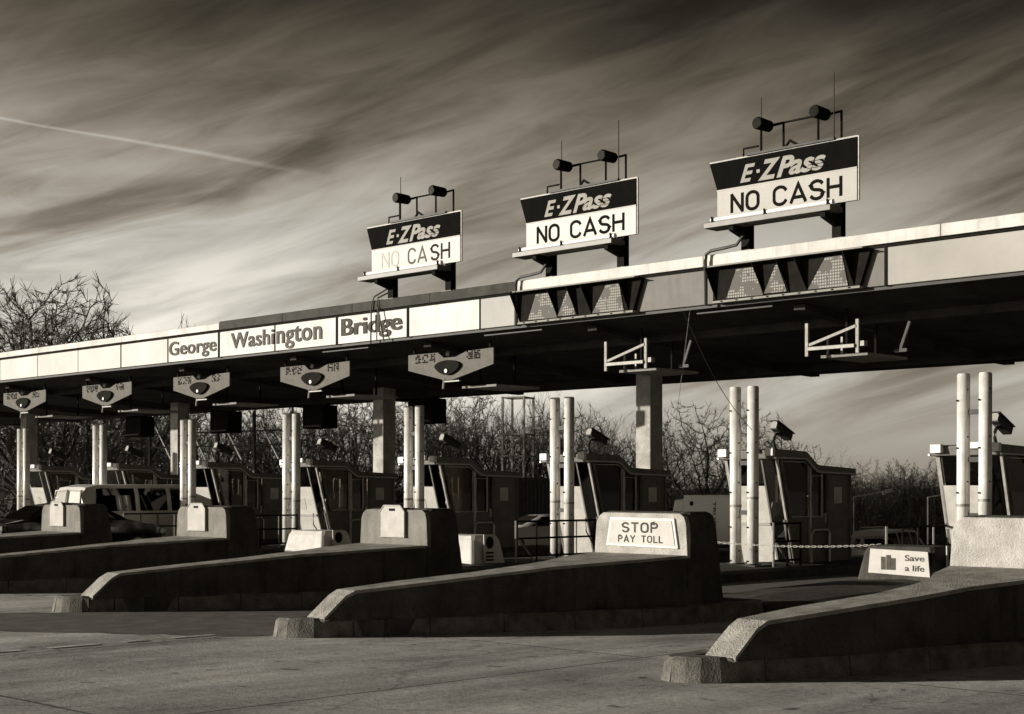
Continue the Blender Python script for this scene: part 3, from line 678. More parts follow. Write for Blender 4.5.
# ------------------------------------------------------------------ roof signs
def roof_sign(pr, label, faded, face, wname):
    xr = px_to_x(pr, YF); W = 3.0; x0 = xr-W; Y0 = YF
    t = empty('roof_sign', (x0, Y0, 6.09), label, 'sign', 'E-ZPass NO CASH signs on the canopy'.replace('E-ZPass ', 'electronic toll '))
    z0, zm, z1 = .62, 1.175, 1.705
    MB().prism([(.05, zm+.004), (W, zm+.004), (W, z1), (-.13, z1)], 'y', -.03, .03).build('header_panel', SIGNB, t, bevel=.006)
    MB().prism([(.05, z0), (W, z0), (W, zm), (.05, zm)], 'y', -.03, .03).build('lower_panel', face, t, bevel=.006)
    MB().box(.04, W, -.034, -.0305, zm-.008, zm+.018).build('divider', OFFW, t)
    # edge frame
    fr = MB(); fr.tube([(W+.015, 0, z0), (W+.015, 0, z1+.02)], .022, 4); fr.tube([(-.13, 0, z1+.015), (W, 0, z1+.015)], .02, 4); fr.build('edge_frame', GALV, t)
    # lettering
    y = -.031
    lz0, lz1 = .72, 1.09
    if faded:
        stroke_text('NO', 'lettering', LETTERF, t, .42, .98, lz0, lz1, y, .12)
        stroke_text('CA', 'lettering', mat('half_faded_lettering', .13, .8, 0, .3, 5, spec=.02), t, 1.32, 1.92, lz0, lz1, y, .13)
        stroke_text('SH', 'lettering', mat('nearly_black_lettering', .03, .8, 0, .3, 5, spec=.02), t, 2.08, 2.66, lz0, lz1, y, .14)
    else:
        stroke_text('NO', 'lettering', LETTER, t, .38, .96, lz0, lz1, y, .16)
        stroke_text('CASH', 'lettering', LETTER, t, 1.30, 2.68, lz0, lz1, y, .16)
    # emblem: slanted letters with stripes running out of the last ones
    e = text_part('E', 'logo_letter', LOGO, t, .57, .90, 1.255, 1.575, y, .03, .35)
    MB().box(.93, 1.0, y-.006, y, 1.385, 1.445).build('logo_dash', LOGO, t)
    text_part('Z', 'logo_letter', LOGO, t, .96, 1.44, 1.235, 1.60, y, .035, .35)
    text_part('P', 'logo_letter', LOGO, t, 1.36, 1.74, 1.235, 1.60, y-.001, .035, .35)
    text_part('ass', 'logo_letter', LOGO, t, 1.62, 2.38, 1.245, 1.50, y, .03, .35)
    st = MB()
    for i in range(3):
        zz = 1.295+i*.06; st.box(2.0+.02*i, 2.42, y-.008, y-.0065, zz, zz+.011)
    st.build('logo_stripe', SIGNB, t)
    # posts, arms and the lamp trough in front of the lower edge
    for u in (.63, 2.55):
        po = MB(); po.box(u-.09, u+.09, .034, .05, -.0, z1-.1); po.box(u-.09, u+.09, .17, .19, -.0, z1-.1); po.box(u-.01, u+.01, .05, .17, 0, z1-.1)
        po.build('post', BLACK, t)
        ar = MB(); ar.prism([(.05, .40), (.05, .22), (-.40, .34), (-.40, .44), (.05, .44)], 'x', u-.05, u+.05)
        ar.build('arm', BLACK, t)
        MB().box(u-.16, u+.16, -.03, .3, -.0, .025).build('base_plate', GALV, t)
    tr = MB(); tr.prism([(-.46, .43), (-.06, .43), (-.06, .52), (-.32, .55), (-.46, .53)], 'x', .06, 2.74)
    tb = tr.build('lamp_trough', mat('trough_metal', .09, .5, .2, .2, 6), t, bevel=.008)
    MB().tube([(.10, -.27, .60), (2.68, -.27, .60)], .05, 10).build('lamp_tube', LAMPW, tb)
    for u in (.15, 1.30, 2.6): MB().bar((u, -.33, .5), (u, -.33, .655), .025).build('lamp_clip', BLACK, tb)
    # walkway rail, two flood lamps, rods
    MB().box(.7, 2.55, -.05, .25, z1+.02, z1+.06).build('top_shelf', DARK, t)
    rl = MB(); rl.tube([(.62, 0, z1+.02), (.62, 0, z1+.17), (.95, 0, z1+.17)], .02, 6); rl.build('cable_loop', BLACK, t); rl = MB(); rl.tube([(1.5, 0, z1+.04), (1.62, 0, z1+.16), (1.8, 0, z1+.05), (2.2, .1, z1+.07)], .028, 6); rl.build('cable_loop', BLACK, t)
    for u in (1.02, 2.22):
        ff = MB(); ff.tube([(u, -.16, z1+.55), (u, -.13, z1+.55), (u, .22, z1+.55), (u, .28, z1+.55)], [.10, .115, .105, .05], 16)
        fo = ff.build('flood_lamp', BLACK, t)
        MB().tube([(u, -.165, z1+.55), (u, -.155, z1+.55)], .09, 16).build('lens', GLASS, fo)
        MB().tube([(u, -.02, z1+.05), (u, -.02, z1+.48)], .022, 6).build('lamp_leg', BLACK, fo)
        MB().tube([(u+.33, .2, z1+.05), (u+.33, .2, z1+.57)], .022, 6).build('lamp_leg', BLACK, fo)
        MB().tube([(u, .2, z1+.54), (u+.33, .2, z1+.555)], .022, 6).build('yoke', BLACK, fo)
    MB().tube([(1.05, .2, z1+.56), (2.25, .2, z1+.56)], .02, 6).build('lamp_rail', BLACK, t)
    for u, h in ((.98, 1.05), (2.50, 1.22)):
        if faded and u > 2: continue
        MB().tube([(u, .04, z1+.05), (u, .04, z1+h)], [.013, .008], 6).build('lightning_rod', DARK, t)
    # feed conduit hooked over the coping
    cd = MB()
    if faded:
        cd.tube([(.55, .1, .3), (.2, -.08, .10), (.12, -.1, -.1), (.10, -.1, -.98)], .018, 6); cd.tube([(.55, .1, .2), (.33, -.08, .06), (.34, -.1, -.15), (.56, -.1, -.95)], .018, 6)
    else:
        cd.tube([(.70, -.1, .30), (.55, -.12, .12), (.3, -.14, .09), (-.02, -.14, .07), (-.12, -.14, .02), (-.14, -.14, -.1), (-.14, -.12, -.93)], .032, 6)
    cd.build('conduit', DARK, t)
    return t
roof_sign(858, 'largest NO CASH sign at right on the canopy, lower panel greyer', False, OFFW, '')
roof_sign(637, 'middle NO CASH sign on the canopy, white with sharp black letters', False, WHITE2, '')
roof_sign(461, 'leftmost NO CASH sign on the canopy, its NO faded pale', True, WHITE2, '')

# ------------------------------------------------------------------ lane signals hung under the canopy
YL = 23.26
def lane_panel(x0, w, label):
    t = empty('lane_sign', (x0, YL, 4.22), label, 'sign', 'V-shaped lane signs hung below the canopy')
    zt = .66
    p = MB(); cx = w*.49
    poly = [(0, .30), (0, zt), (w*.36, zt), (w*.43, zt-.13), (w*.57, zt-.13), (w*.70, zt-.02), (w, zt), (w, .30), (w*.53, .02), (w*.44, .02)]
    p.prism(poly, 'y', -.02, .02)
    pl = p.build('panel', mat('lane_panel_paint', .14, .7, 0, .2, 5, spots=.25, spec=.04), t)
    h = MB(); pts = []
    for i in range(24):
        a = 2*math.pi*i/24; x = math.cos(a); z = math.sin(a)
        pts.append((cx + x*.42*(1 if z > 0 else 1-.25*abs(z)), .33 + z*(.135 if z > 0 else .20)))
    h.prism(pts, 'y', -.09, -.021); lens = h.build('signal_head', BLACK, pl, bevel=.01)
    MB().tube([(cx, -.12, .22), (cx, -.09, .22)], .045, 8).build('signal_lamp', LAMPW, lens)
    MB().tube([(cx, -.10, zt-.03), (cx+.05, -.05, zt-.05)], .06, 8).build('top_lamp', GALV, pl)
    rn = random.Random(int(abs(x0)*10))
    for u0, n in ((.09, 3), (.70, 2)):                     # worn, unreadable dot-matrix characters
        for c in range(n):
            m = MB(); ch = w*(u0+.085*c)
            for i in range(4):
                for j in range(5):
                    if rn.random() < .62: m.box(ch+i*w*.018, ch+i*w*.018+.036, -.03, -.021, .45+j*.04, .45+j*.04+.03)
            tag(m.build('dot_character', LETTER, pl), kind='stuff')
    MB().box(cx-.06, cx+.42, -.1, -.04, -.035, -.005).build('light_bar', GALV, t)
    MB().tube([(cx-.15, -.05, -.18), (cx-.15, -.02, .05)], .03, 6).build('stub', GALV, t)
    for u in (.15, w-.15):
        MB().bar((u, .04, .5), (u, .04, .84), .05).build('hanger', BLACK, t)
    r = MB(); r.box(cx+.05, cx+1.15, .35, 1.75, -.16, -.11); ro = r.build('reader_plate', mat('antenna_plate', .16, .7, 0, .3, 6), t)
    for yy in (.5, 1.6):
        MB().bar((cx+.5, yy, -.11), (cx+.5, yy, .8), .04).build('hanger', BLACK, ro)
    return t
def lane_frame(x0, w, label):
    t = empty('sign_gantry', (x0, YL, 4.22), label, 'sign gantry', 'empty lane sign frames below the canopy')
    for u in (0, w): MB().box(u-.03, u+.03, -.02, .03, -.04, .56).build('upright', mat('perforated_galvanised', .3, .6, .1, .4, 30, spots=.8, spec=.1), t)
    MB().bar((.06, -.01, .16), (w-.02, -.01, .44), .05).build('brace', MATS['perforated_galvanised'], t)
    MB().box(.06, w-.04, -.06, -.02, .06, .12).build('rail', GALV, t)
    MB().box(.10, w+.02, .3, 1.7, -.06, -.01).build('reader_plate', mat('antenna_plate', .16, .7, 0, .3, 6), t)
    for u in (.25, .55): MB().bar((u, .3, .0), (u, .3, .3), .04).build('stub', GALV, t)
    MB().box(w+.05, w+.13, .0, .12, .08, .17).build('junction_box', GALV, t)
    b = MB(); b.bar((w+.55, .5, -.02), (w+.75, .5, .5), .05); b.bar((w+.45, .5, .0), (w+.7, .5, .0), .06); b.build('side_bracket', DARK, t)
    for yy in (.5, 1.5): MB().bar((w*.5, yy, -.03), (w*.5, yy, .85-.04*yy), .04).build('hanger', BLACK, t)
    return t
LS = ['V-shaped grey lane sign under the blank panel right of Bridge', 'V-shaped grey lane sign hanging below Washington', 'V-shaped grey lane sign hanging below George', 'V-shaped grey lane sign at the left, under plain panels', 'V-shaped lane sign at the far left edge']
for i, (pa, pb) in enumerate(((409, 494), (281, 350), (174, 230), (83, 132))):
    x0 = px_to_x(pa, YL); lane_panel(x0, px_to_x(pb, YL)-x0, LS[i])
lane_panel(px_to_x(83, YL)-4.98, 2.75, LS[4])
lane_frame(px_to_x(606, YL), 1.05, 'empty galvanised sign frame hanging under the middle of the canopy')
lane_frame(px_to_x(807, YL), 1.05, 'empty galvanised sign frame hanging under the right part of the canopy')
# dark equipment boxes hung at the back of the canopy
for i, px in enumerate((427, 320, 226, 140)):
    xx = px_to_x(px, 30.6)
    t = empty('equipment_box', (xx, 30.6, 3.75), ['black equipment box hung at the canopy rear, nearest the lattice mast', 'black equipment box hung at the canopy rear, left of the square column', 'black equipment box hung at the canopy rear above the booth right of the van', 'black equipment box hung at the canopy rear over the van'][i], 'box', 'equipment boxes under the canopy rear')
    MB().box(-.55, .55, -.3, .3, 0, .75).build('case', BLACK, t, bevel=.03)
    MB().box(-.5, .5, -.36, -.3, .05, .1).build('lip', DARK, t)
    for u in (-.4, .4): MB().bar((u, 0, .75), (u, 0, 1.02), .06).build('hanger', BLACK, t)

# loose cables from the fascia underside
cb = empty('hanging_cable', (px_to_x(683, 22.6), 22.6, 5.15), 'two thin cables hanging from the canopy front, crossing each other', 'cable')
pe = Vector((px_to_x(752, 24.75), 24.75, 2.95)) - Vector(cb.location)
q0 = Vector((0, 0, 0)); pts = [q0.lerp(pe, i/10) + Vector((0, 0, -.25*math.sin(math.pi*i/10))) for i in range(11)]
MB().tube(pts, .007, 5).build('cable', DARK, cb)
q1 = Vector((px_to_x(690, 22.6)-cb.location.x, 0, 0)); pe2 = Vector((px_to_x(672, 26)-cb.location.x, 3.4, -2.6))
MB().tube([q1.lerp(pe2, i/6) for i in range(7)], .006, 5).build('cable', GALV, cb)

# ------------------------------------------------------------------ small blocks, plates, railings, chain on the islands
def small_block(k, label, face, y0=22.5, side=True):
    t = empty('island_end_block', (XK(k)+shift(k, y0)-.15, y0, .2), label, 'barrier block', 'low end blocks before the pipes')
    rg = []
    for z, y0_, y1_, a, c in ((0, 0, 1.0, -.75, .78), (.5, .10, .92, -.66, .68), (.60, .16, .86, -.60, .62)):
        rg.append([(a, y0_+.06, z), (a+.06, y0_, z), (c-.06, y0_, z), (c, y0_+.06, z), (c, y1_-.06, z), (c-.06, y1_, z), (a+.06, y1_, z), (a, y1_-.06, z)])
    MB().loft(rg).build('block', face, t, bevel=.02)
    if side:
        p = MB(); p.prism([(.30, .02), (.62, .02), (.60, .62), (.28, .62)], 'x', .80, .82)
        s_ = p.build('notice_plate', mat('notice_plate_paint', .4, .5, 0, .1, 5), t)
        e = MB(); e.prism([(.45+.11*math.cos(a*math.pi/8), .45+.13*math.sin(a*math.pi/8)) for a in range(16)], 'x', .821, .826); e.build('round_emblem', LETTER, s_)
        for z in (.22, .14, .07): MB().box(.821, .825, .34, .56, z, z+.04).build('print_line', LETTER, s_)
    return t
sb = {}
for k, lb in ((0, 'low trapezoid block with white printed sign, by the parked cars at right'), (2, 'low pale block with round-emblem plate left of the grid railing'), (3, 'low white block beside the pipes, left of the middle booth')):
    sb[k] = small_block(k, lb, CONC if k == 0 else mat('white_painted_concrete', .5, .7, 0, .25, 4, .2, 40, spots=.3), 22.6 if k == 0 else 21.6)
t = sb[0]
fp = MB().prism([(-.50, .14), (.66, .10), (.62, .52), (-.46, .55)], 'y', .0, .035).build('sign_face', mat('weathered_white_plate', .66), t)
text_part('Save', 'print', LETTERW, fp, .2, .56, .36, .46, -.001, .01); text_part('a life', 'print', LETTERW, fp, .2, .56, .19, .29, -.001, .01)
for i, (a, h) in enumerate(((-.25, .22), (-.15, .25), (-.06, .20))): MB().box(a, a+.085, -.006, -.001, .2, .2+h).build('pictogram', LETTERW, fp)

def railing(k, y0, y1, u, label, brace=True):
    t = empty('grid_railing', (XK(k)+u, y0, .22), label, 'railing', 'steel railings on the islands')
    L = y1-y0; n = max(2, int(L/.55))
    for z in (.12, .5, .86): MB().tube([(0, 0, z), (0, L, z)], .022, 6).build('rail', BLACK, t)
    for i in range(n+1): MB().tube([(0, L*i/n, 0), (0, L*i/n, .88)], .024 if i % 2 == 0 else .018, 6).build('upright', BLACK if i % 3 else GALV, t)
    if brace: MB().tube([(0, .55, 0), (0, .1, .5)], .02, 6).build('brace', GALV, t)
    return t
railing(2, 22.75, 25.3, .75, 'black grid railing in front of the parked car left of the STOP block')
railing(1, 24.95, 25.9, .78, 'short black railing beside the pipes right of the STOP block')
railing(5, 22.4, 24.6, .7, 'black railing in front of the van side')
railing(4, 22.2, 24.6, .75, 'black railing beside the pipes left of the middle-left booth')
railing(0, 23.8, 26.6, -1.0, 'black railing behind the low block at right')

def chain(p0, p1, sag, label):
    p0, p1 = Vector(p0), Vector(p1); t = empty('chain', p0, label, 'chain'); n = 70
    m = MB(); pts = [p0.lerp(p1, i/n) - p0 + Vector((0, 0, -sag*4*(i/n)*(1-i/n))) for i in range(n+1)]
    for i in range(n):
        a, b = pts[i], pts[i+1]; d = (b-a)*.18; off = Vector((0, 0, .02)) if i % 2 else Vector((.014, .014, 0))
        m.tube([a-d, a+off*.7, b+off*.7, b+d, b-off*.7, a-off*.7, a-d], .0055, 4, cap=False)
    m.build('links', GALV, t); return t
chain((XK(1)-.75, 23.6, .82), (XK(0)-1.0, 23.6, .78), .10, 'sagging chain strung across the lane before the right-hand booth')
chain((XK(5)-.5, 20.5, .8), (XK(4)-.9, 22.6, .45), .08, 'sagging chain by the dark car at left')

# ------------------------------------------------------------------ vehicles
def vehicle(kind, paint, L, W, H, st, wheels, side_win, label, loc, rz, name, rack=False):
    """st: stations (y, z_low, z_belt, z_roof, half_belt, half_roof); side_win: list of (y0,y1,y0top,y1top)"""
    t = empty(name, loc, label, 'car' if kind == 'car' else kind); t.rotation_euler.z = rz
    rings = []
    for y, zl, zb, zr, hb, hr in st:
        zm = (zl+zb)/2
        rings.append([(-hb*.93, y, zl), (-hb, y, zm), (-hb*.985, y, zb), (-(hb*.3+hr*.7), y, zb+(zr-zb)*.62), (-hr*.9, y, zr-.03*(zr-zb)), (-hr*.5, y, zr), (hr*.5, y, zr), (hr*.9, y, zr-.03*(zr-zb)), ((hb*.3+hr*.7), y, zb+(zr-zb)*.62), (hb*.985, y, zb), (hb, y, zm), (hb*.93, y, zl)])
    b = MB().loft(rings).build('body', paint, t, smooth=True)
    md = b.modifiers.new('split', 'EDGE_SPLIT'); md.split_angle = R(38)
    def interp(y):
        for a, c in zip(st, st[1:]):
            if a[0] <= y <= c[0]:
                q = (y-a[0])/(c[0]-a[0]+1e-9); return [a[i]+(c[i]-a[i])*q for i in range(6)]
        return st[-1]
    def sp(y, f, s, o=.006):
        _, zl, zb, zr, hb, hr = interp(y); x = hb*.985 + ((hb*.3+hr*.7)-hb*.985)*min(1, f/.62) if f <= .62 else (hb*.3+hr*.7)+(hr*.9-(hb*.3+hr*.7))*(f-.62)/.35
        return (s*(x+o), y, zb+(zr-zb)*f)
    for s in (-1, 1):
        for y0, y1, y0t, y1t in side_win:
            m = MB(); nc = 6; fr = (.08, .35, .62, .86)
            for f_ in fr:
                q = (f_-.08)/.78; ya = y0+(y0t-y0)*q; yb = y1+(y1t-y1)*q
                m.v += [sp(ya+(yb-ya)*i/nc, f_, s, .014) for i in range(nc+1)]
            m.f = [(r_*(nc+1)+i, r_*(nc+1)+i+1, (r_+1)*(nc+1)+i+1, (r_+1)*(nc+1)+i) for r_ in range(3) for i in range(nc)]
            m.build('side_window', GLASSV, t)
        for wy, r in wheels:
            w = MB(); xo = s*(W/2-.02); w.tube([(xo-s*.2, wy, r), (xo-s*.02, wy, r), (xo, wy, r)], [r, r, r*.93], 20); wo = w.build('wheel', TYRE, t)
            MB().tube([(xo-s*.05, wy, r), (xo+s*.008, wy, r)], r*.6, 14).build('rim', CARS, wo)
    return t, interp
GLASSV2 = GLASSV
def front_back(t, interp, y, s, zf0, zf1, nm, hw):
    pass
# pale passenger van, seen from behind
vst = [(-2.5, .45, 1.0, 1.02, .92, .88), (-2.46, .38, 1.02, 1.55, .95, .86), (-2.3, .35, 1.05, 1.84, .97, .84), (-1.9, .33, 1.06, 1.92, .98, .84), (1.1, .33, 1.06, 1.92, .98, .84), (1.5, .33, 1.06, 1.8, .98, .80), (2.0, .33, 1.05, 1.12, .97, .85), (2.45, .36, .95, .98, .92, .80), (2.55, .45, .8, .82, .85, .75)]
van, vi = vehicle('van', CARG, 5.0, 1.96, 1.92, vst, ((-1.55, .34), (1.6, .34)), [(-2.1, -.75, -2.0, -.75), (-.6, .35, -.6, .35), (.5, 1.65, .5, 1.2)], 'pale passenger van with dark windows behind the left pipes', (-40.4, 24.95, 0), 0, 'passenger_van')
for s in (-1, 1):
    m = MB(); m.v = [(s*.05, -2.54, 1.12), (s*.78, -2.53, 1.12), (s*.70, -2.43, 1.70), (s*.05, -2.44, 1.72)]; m.f = [(0, 1, 2, 3)]; m.build('rear_window', GLASSV, van)
    fr = MB(); pts = [(s*.04, -2.55, 1.1), (s*.80, -2.54, 1.1), (s*.72, -2.43, 1.73), (s*.04, -2.44, 1.75), (s*.04, -2.55, 1.1)]; fr.tube(pts, .03, 5); fr.build('window_frame', CARW, van)
    MB().box(s*.86-.06, s*.86+.06, -2.53, -2.44, .8, 1.15).build('tail_light', mat('tail_light_lens', .12, .2), van)
MB().box(-.9, .9, -2.62, -2.45, .42, .6).build('bumper', CARS, van)
# black sedan in front of it
sst = [(-2.35, .5, .72, .74, .78, .7), (-2.25, .32, .9, .93, .86, .76), (-1.6, .26, .95, 1.0, .9, .74), (-1.0, .26, .96, 1.36, .9, .62), (-.4, .26, .96, 1.43, .9, .62), (.3, .26, .96, 1.40, .9, .62), (1.15, .26, .96, 1.0, .9, .72), (1.9, .28, .84, .86, .87, .74), (2.25, .34, .7, .72, .8, .68), (2.35, .42, .58, .6, .72, .6)]
sw = [(-1.45, -.5, -.95, -.5), (-.4, .85, -.4, .25)]
wl = ((-1.4, .32), (1.4, .32))
def sedan(paint, label, loc, rz):
    t, i = vehicle('car', paint, 4.7, 1.8, 1.43, sst, wl, sw, label, loc, rz, 'sedan')
    for y0, z0, y1, z1, nm in ((1.12, 1.02, .36, 1.38, 'windscreen'), (-1.58, 1.02, -1.04, 1.33, 'rear_window')):
        o = .012 if y0 > 0 else -.012
        m = MB(); m.v = [(-.66, y0+o, z0+.01), (.66, y0+o, z0+.01), (.52, y1+o, z1+.01), (-.52, y1+o, z1+.01)]; m.f = [(0, 1, 2, 3)]; m.build(nm, GLASSV, t)
    for s in (-1, 1):
        MB().box(s*.62-.14, s*.62+.14, 2.2, 2.33, .58, .70).build('headlight', LAMPW, t, bevel=.02)
        MB().box(s*.64-.14, s*.64+.14, -2.34, -2.24, .72, .86).build('tail_light', mat('tail_light_lens', .12, .2), t, bevel=.02)
    MB().box(-.5, .5, 2.3, 2.36, .36, .5).build('grille', BLACK, t); MB().box(-.25, .25, -2.375, -2.34, .55, .67).build('number_plate', PLATE, t)
    return t
sedan(CARB, 'black sedan in the lane in front of the pale van', (-35.5, 19.9, 0), 0)
sedan(CARW, 'silver sedan parked behind the grid railing', tuple(at(540, 490, 58).xy) + (ground_z(0, at(540, 490, 58).y),), R(160))
sedan(CARW, 'pale sedan parked behind the low printed block at right', tuple(at(868, 490, 60).xy) + (ground_z(0, at(868, 490, 60).y),), R(50))
# estate / sport utility behind it
ust = [(-2.4, .5, 1.0, 1.02, .88, .8), (-2.34, .4, 1.05, 1.5, .92, .78), (-2.1, .36, 1.05, 1.80, .94, .76), (-.5, .36, 1.05, 1.86, .95, .76), (.6, .36, 1.05, 1.82, .95, .74), (1.25, .36, 1.05, 1.12, .95, .82), (2.0, .38, 1.0, 1.03, .92, .8), (2.4, .42, .85, .87, .86, .74)]
P = at(893, 490, 62)
suv, _ = vehicle('car', CARW, 4.8, 1.9, 1.86, ust, ((-1.5, .38), (1.5, .38)), [(-2.15, -1.3, -2.0, -1.3), (-1.15, -.15, -1.15, -.15), (-.02, .95, -.02, .55)], 'pale sport utility vehicle with dark windows parked behind the pale sedan', (P.x, P.y, ground_z(0, P.y)), R(4), 'sport_utility_vehicle')
rr = MB()
for s in (-.6, .6): rr.tube([(s, -1.9, 1.84), (s, -1.7, 1.92), (s, .3, 1.92), (s, .5, 1.84)], .025, 5)
rr.build('roof_rack', CARS, suv)
# white box truck behind the pipes
P = at(727, 490, 60)
trk = empty('box_truck', (P.x, P.y, ground_z(0, P.y)), 'white box truck with small lettering, behind the STOP block and pipes', 'truck'); trk.rotation_euler.z = R(-12); trk.scale = (1.3, 1.3, 1.42)
MB().box(-1.0, 1.35, -.9, .9, .55, 1.92).build('cargo_box', CARW, trk, bevel=.03)
MB().prism([(-1.72, .4), (-1.02, .4), (-1.02, 1.82), (-1.5, 1.78), (-1.68, 1.2)], 'y', -.85, .85).build('cab', CARW, trk, bevel=.05)
MB().tube([(-.6, -.93, 1.68), (-.6, -.9, 1.68)], .07, 10).build('vent_cap', BLACK, trk)
tx = text_part('TRUCKS', 'lettering', LETTERW, trk, -.5, .5, -.07, .07, 0, .01); tx.rotation_euler = (0, R(90), 0); tx.location = (.45, -.905, 1.25)
for x in (-1.2, .8):
    for s in (-1, 1): MB().tube([(x, s*.88, .34), (x, s*.62, .34)], .34, 16).build('wheel', TYRE, trk)
MB().box(-1.7, 1.3, -.7, .7, .36, .52).build('chassis', BLACK, trk)

# ------------------------------------------------------------------ background structures
P = at(518, 490, 80); gz = ground_z(P.x, P.y)
t = empty('lattice_mast', (P.x, P.y, gz), 'narrow galvanised lattice mast before bare trees, left of the railing', 'mast'); t.rotation_euler.z = R(20)
hh = EYE + (HOR-397)/FPX*80 - gz; w = .62
for a in (-w, w):
    for b in (-w, w): MB().bar((a, b, 0), (a, b, hh), .10).build('leg', GALV, t)
lv = [0, 1.8, 3.6, 5.4, hh-2.0, hh-.05]
for z in lv[1:]:
    for c in ((-w, -w, w, -w), (w, -w, w, w), (w, w, -w, w), (-w, w, -w, -w)): MB().bar((c[0], c[1], z), (c[2], c[3], z), .08).build('cross_bar', GALV, t)
for z0, z1 in zip(lv, lv[1:-1]):
    for c in ((-w, -w, w, -w), (w, -w, w, w)):
        MB().bar((c[0], c[1], z0), (c[2], c[3], z1), .06).build('diagonal', GALV, t)
MB().bar((w, -w, hh-1.7), (w+1.0, -w, hh-1.7), .1).build('side_arm', GALV, t)
# corrugated container below the mast
P = at(522, 490, 77); gz = ground_z(P.x, P.y)
t = empty('corrugated_container', (P.x, P.y, gz), 'dark corrugated metal container behind the silver sedan', 'container'); t.rotation_euler.z = R(44)
MB().box(-2.6, 2.6, 0, 2.2, .1, 4.0).build('shell', DARK, t)
for i in range(26): MB().box(-2.55+i*.2, -2.46+i*.2, -.05, 0, .2, 3.95).build('rib', DARK, t)
MB().box(-2.65, 2.65, -.08, 2.25, 3.95, 4.1).build('top_rail', DARK, t)
# access gantry with struts far left behind the booths
P0, P1 = at(150, 490, 62), at(292, 490, 57); t = empty('access_gantry', (P0.x, P0.y, ground_z(P0.x, P0.y)), 'thin steel access gantry with diagonal struts behind the left booths', 'gantry')
d = Vector((P1.x-P0.x, P1.y-P0.y, 0)); L_ = d.length; t.rotation_euler.z = math.atan2(d.y, d.x); g0 = -ground_z(P0.x, P0.y)
for z in (g0+EYE+1.75, g0+EYE+2.3): MB().bar((0, 0, z), (L_, 0, z), .06).build('rail', DARK, t)
for i in range(5):
    u = L_*i/4; MB().bar((u, 0, 0), (u, 0, g0+EYE+3.2), .10).build('post', DARK, t)
    if i < 4: MB().bar((u+.3, .05, g0+EYE+2.6), (u+1.3, .05, g0+EYE+1.2), .06).build('strut', BRONZE_L, t)
# lamp gantries by the parked cars at right
for px, Z, lb in ((862, 75, 'thin angled lamp gantry behind the pale sport utility vehicle'), (936, 72, 'thin angled lamp gantry left of the right-edge pipes')):
    P = at(px-8, 490, Z); gz = ground_z(P.x, P.y); t = empty('lamp_gantry', (P.x, P.y, gz), lb, 'gantry', 'lamp gantries beyond the right lanes')
    h = EYE-gz-.35
    MB().bar((0, 0, 0), (0, 0, h), .07).build('post', DARK, t)
    e = RIGHT*1.9
    MB().bar((0, 0, h), (e.x, e.y, h+.35), .06).build('arm', GALV, t); MB().bar((e.x*.75, e.y*.75, h+.2), (e.x, e.y, h+.35), .16).build('lamp_head', GALV, t)

# ------------------------------------------------------------------ trees
def make_tree(seed, H, spread, stems=1, dens=1.0, up=.25):
    rnd = random.Random(seed); tr = MB(); tw = MB()
    def grow(p, d, ln, r, lev):
        n = (5, 4, 3, 2, 2)[lev]; pts = [p]; dirs = [d]; rs = [r]; cur = Vector(p); dd = Vector(d)
        for i in range(n):
            dd = (dd + Vector((rnd.gauss(0, 1), rnd.gauss(0, 1), rnd.gauss(0, .6)+up*(.4 if lev else .2)))*(.13, .17, .2, .24, .28)[lev]).normalized()
            cur = cur + dd*(ln/n); pts.append(cur.copy()); dirs.append(dd.copy()); rs.append(r*(1-.62*(i+1)/n))
        (tr if lev < 2 else tw).tube(pts, rs, (7, 5, 4, 3, 3)[lev], cap=False)
        if lev == 4: return
        cnt = int((8, 6, 5, 4)[lev]*dens*rnd.uniform(.8, 1.2))
        for j in range(cnt):
            f = rnd.uniform((.28, .3, .25, .2)[lev], 1.0) if j else 1.0
            x = f*n; i = min(n-1, int(x)); q = x-i
            bp = pts[i].lerp(pts[i+1], q); bd = dirs[min(n, i+1)]
            ax = Vector((rnd.gauss(0, 1), rnd.gauss(0, 1), rnd.gauss(0, 1))); ax = (ax - bd*ax.dot(bd)).normalized()
            ang = rnd.uniform(.45, .95)*spread if j else .2
            nd = (bd*math.cos(ang)+ax*math.sin(ang)); nd.z += up*.35; nd.normalize()
            rr = max(.013, rs[i]*(1-q)+rs[i+1]*q)
            grow(bp, nd, H*(0, .44, .26, .16, .09)[lev+1]*rnd.uniform(.7, 1.25)*(1.15-.4*f), rr*.6, lev+1)
    for s in range(stems):
        a = rnd.uniform(0, 6.28); l = .0 if stems == 1 else .35
        grow(Vector((math.cos(a)*l*.6, math.sin(a)*l*.6, -.1)), Vector((math.cos(a)*l, math.sin(a)*l, 1)).normalized(), H*(.36 if stems == 1 else .42), H*.034/(stems**.4), 0)
    zs = max(max(v[2] for v in tr.v), max(v[2] for v in tw.v)); k = H/zs
    for m in (tr, tw): m.v = [(x*k, y*k, z*k) for x, y, z in m.v]
    return tr, tw
import numpy as np
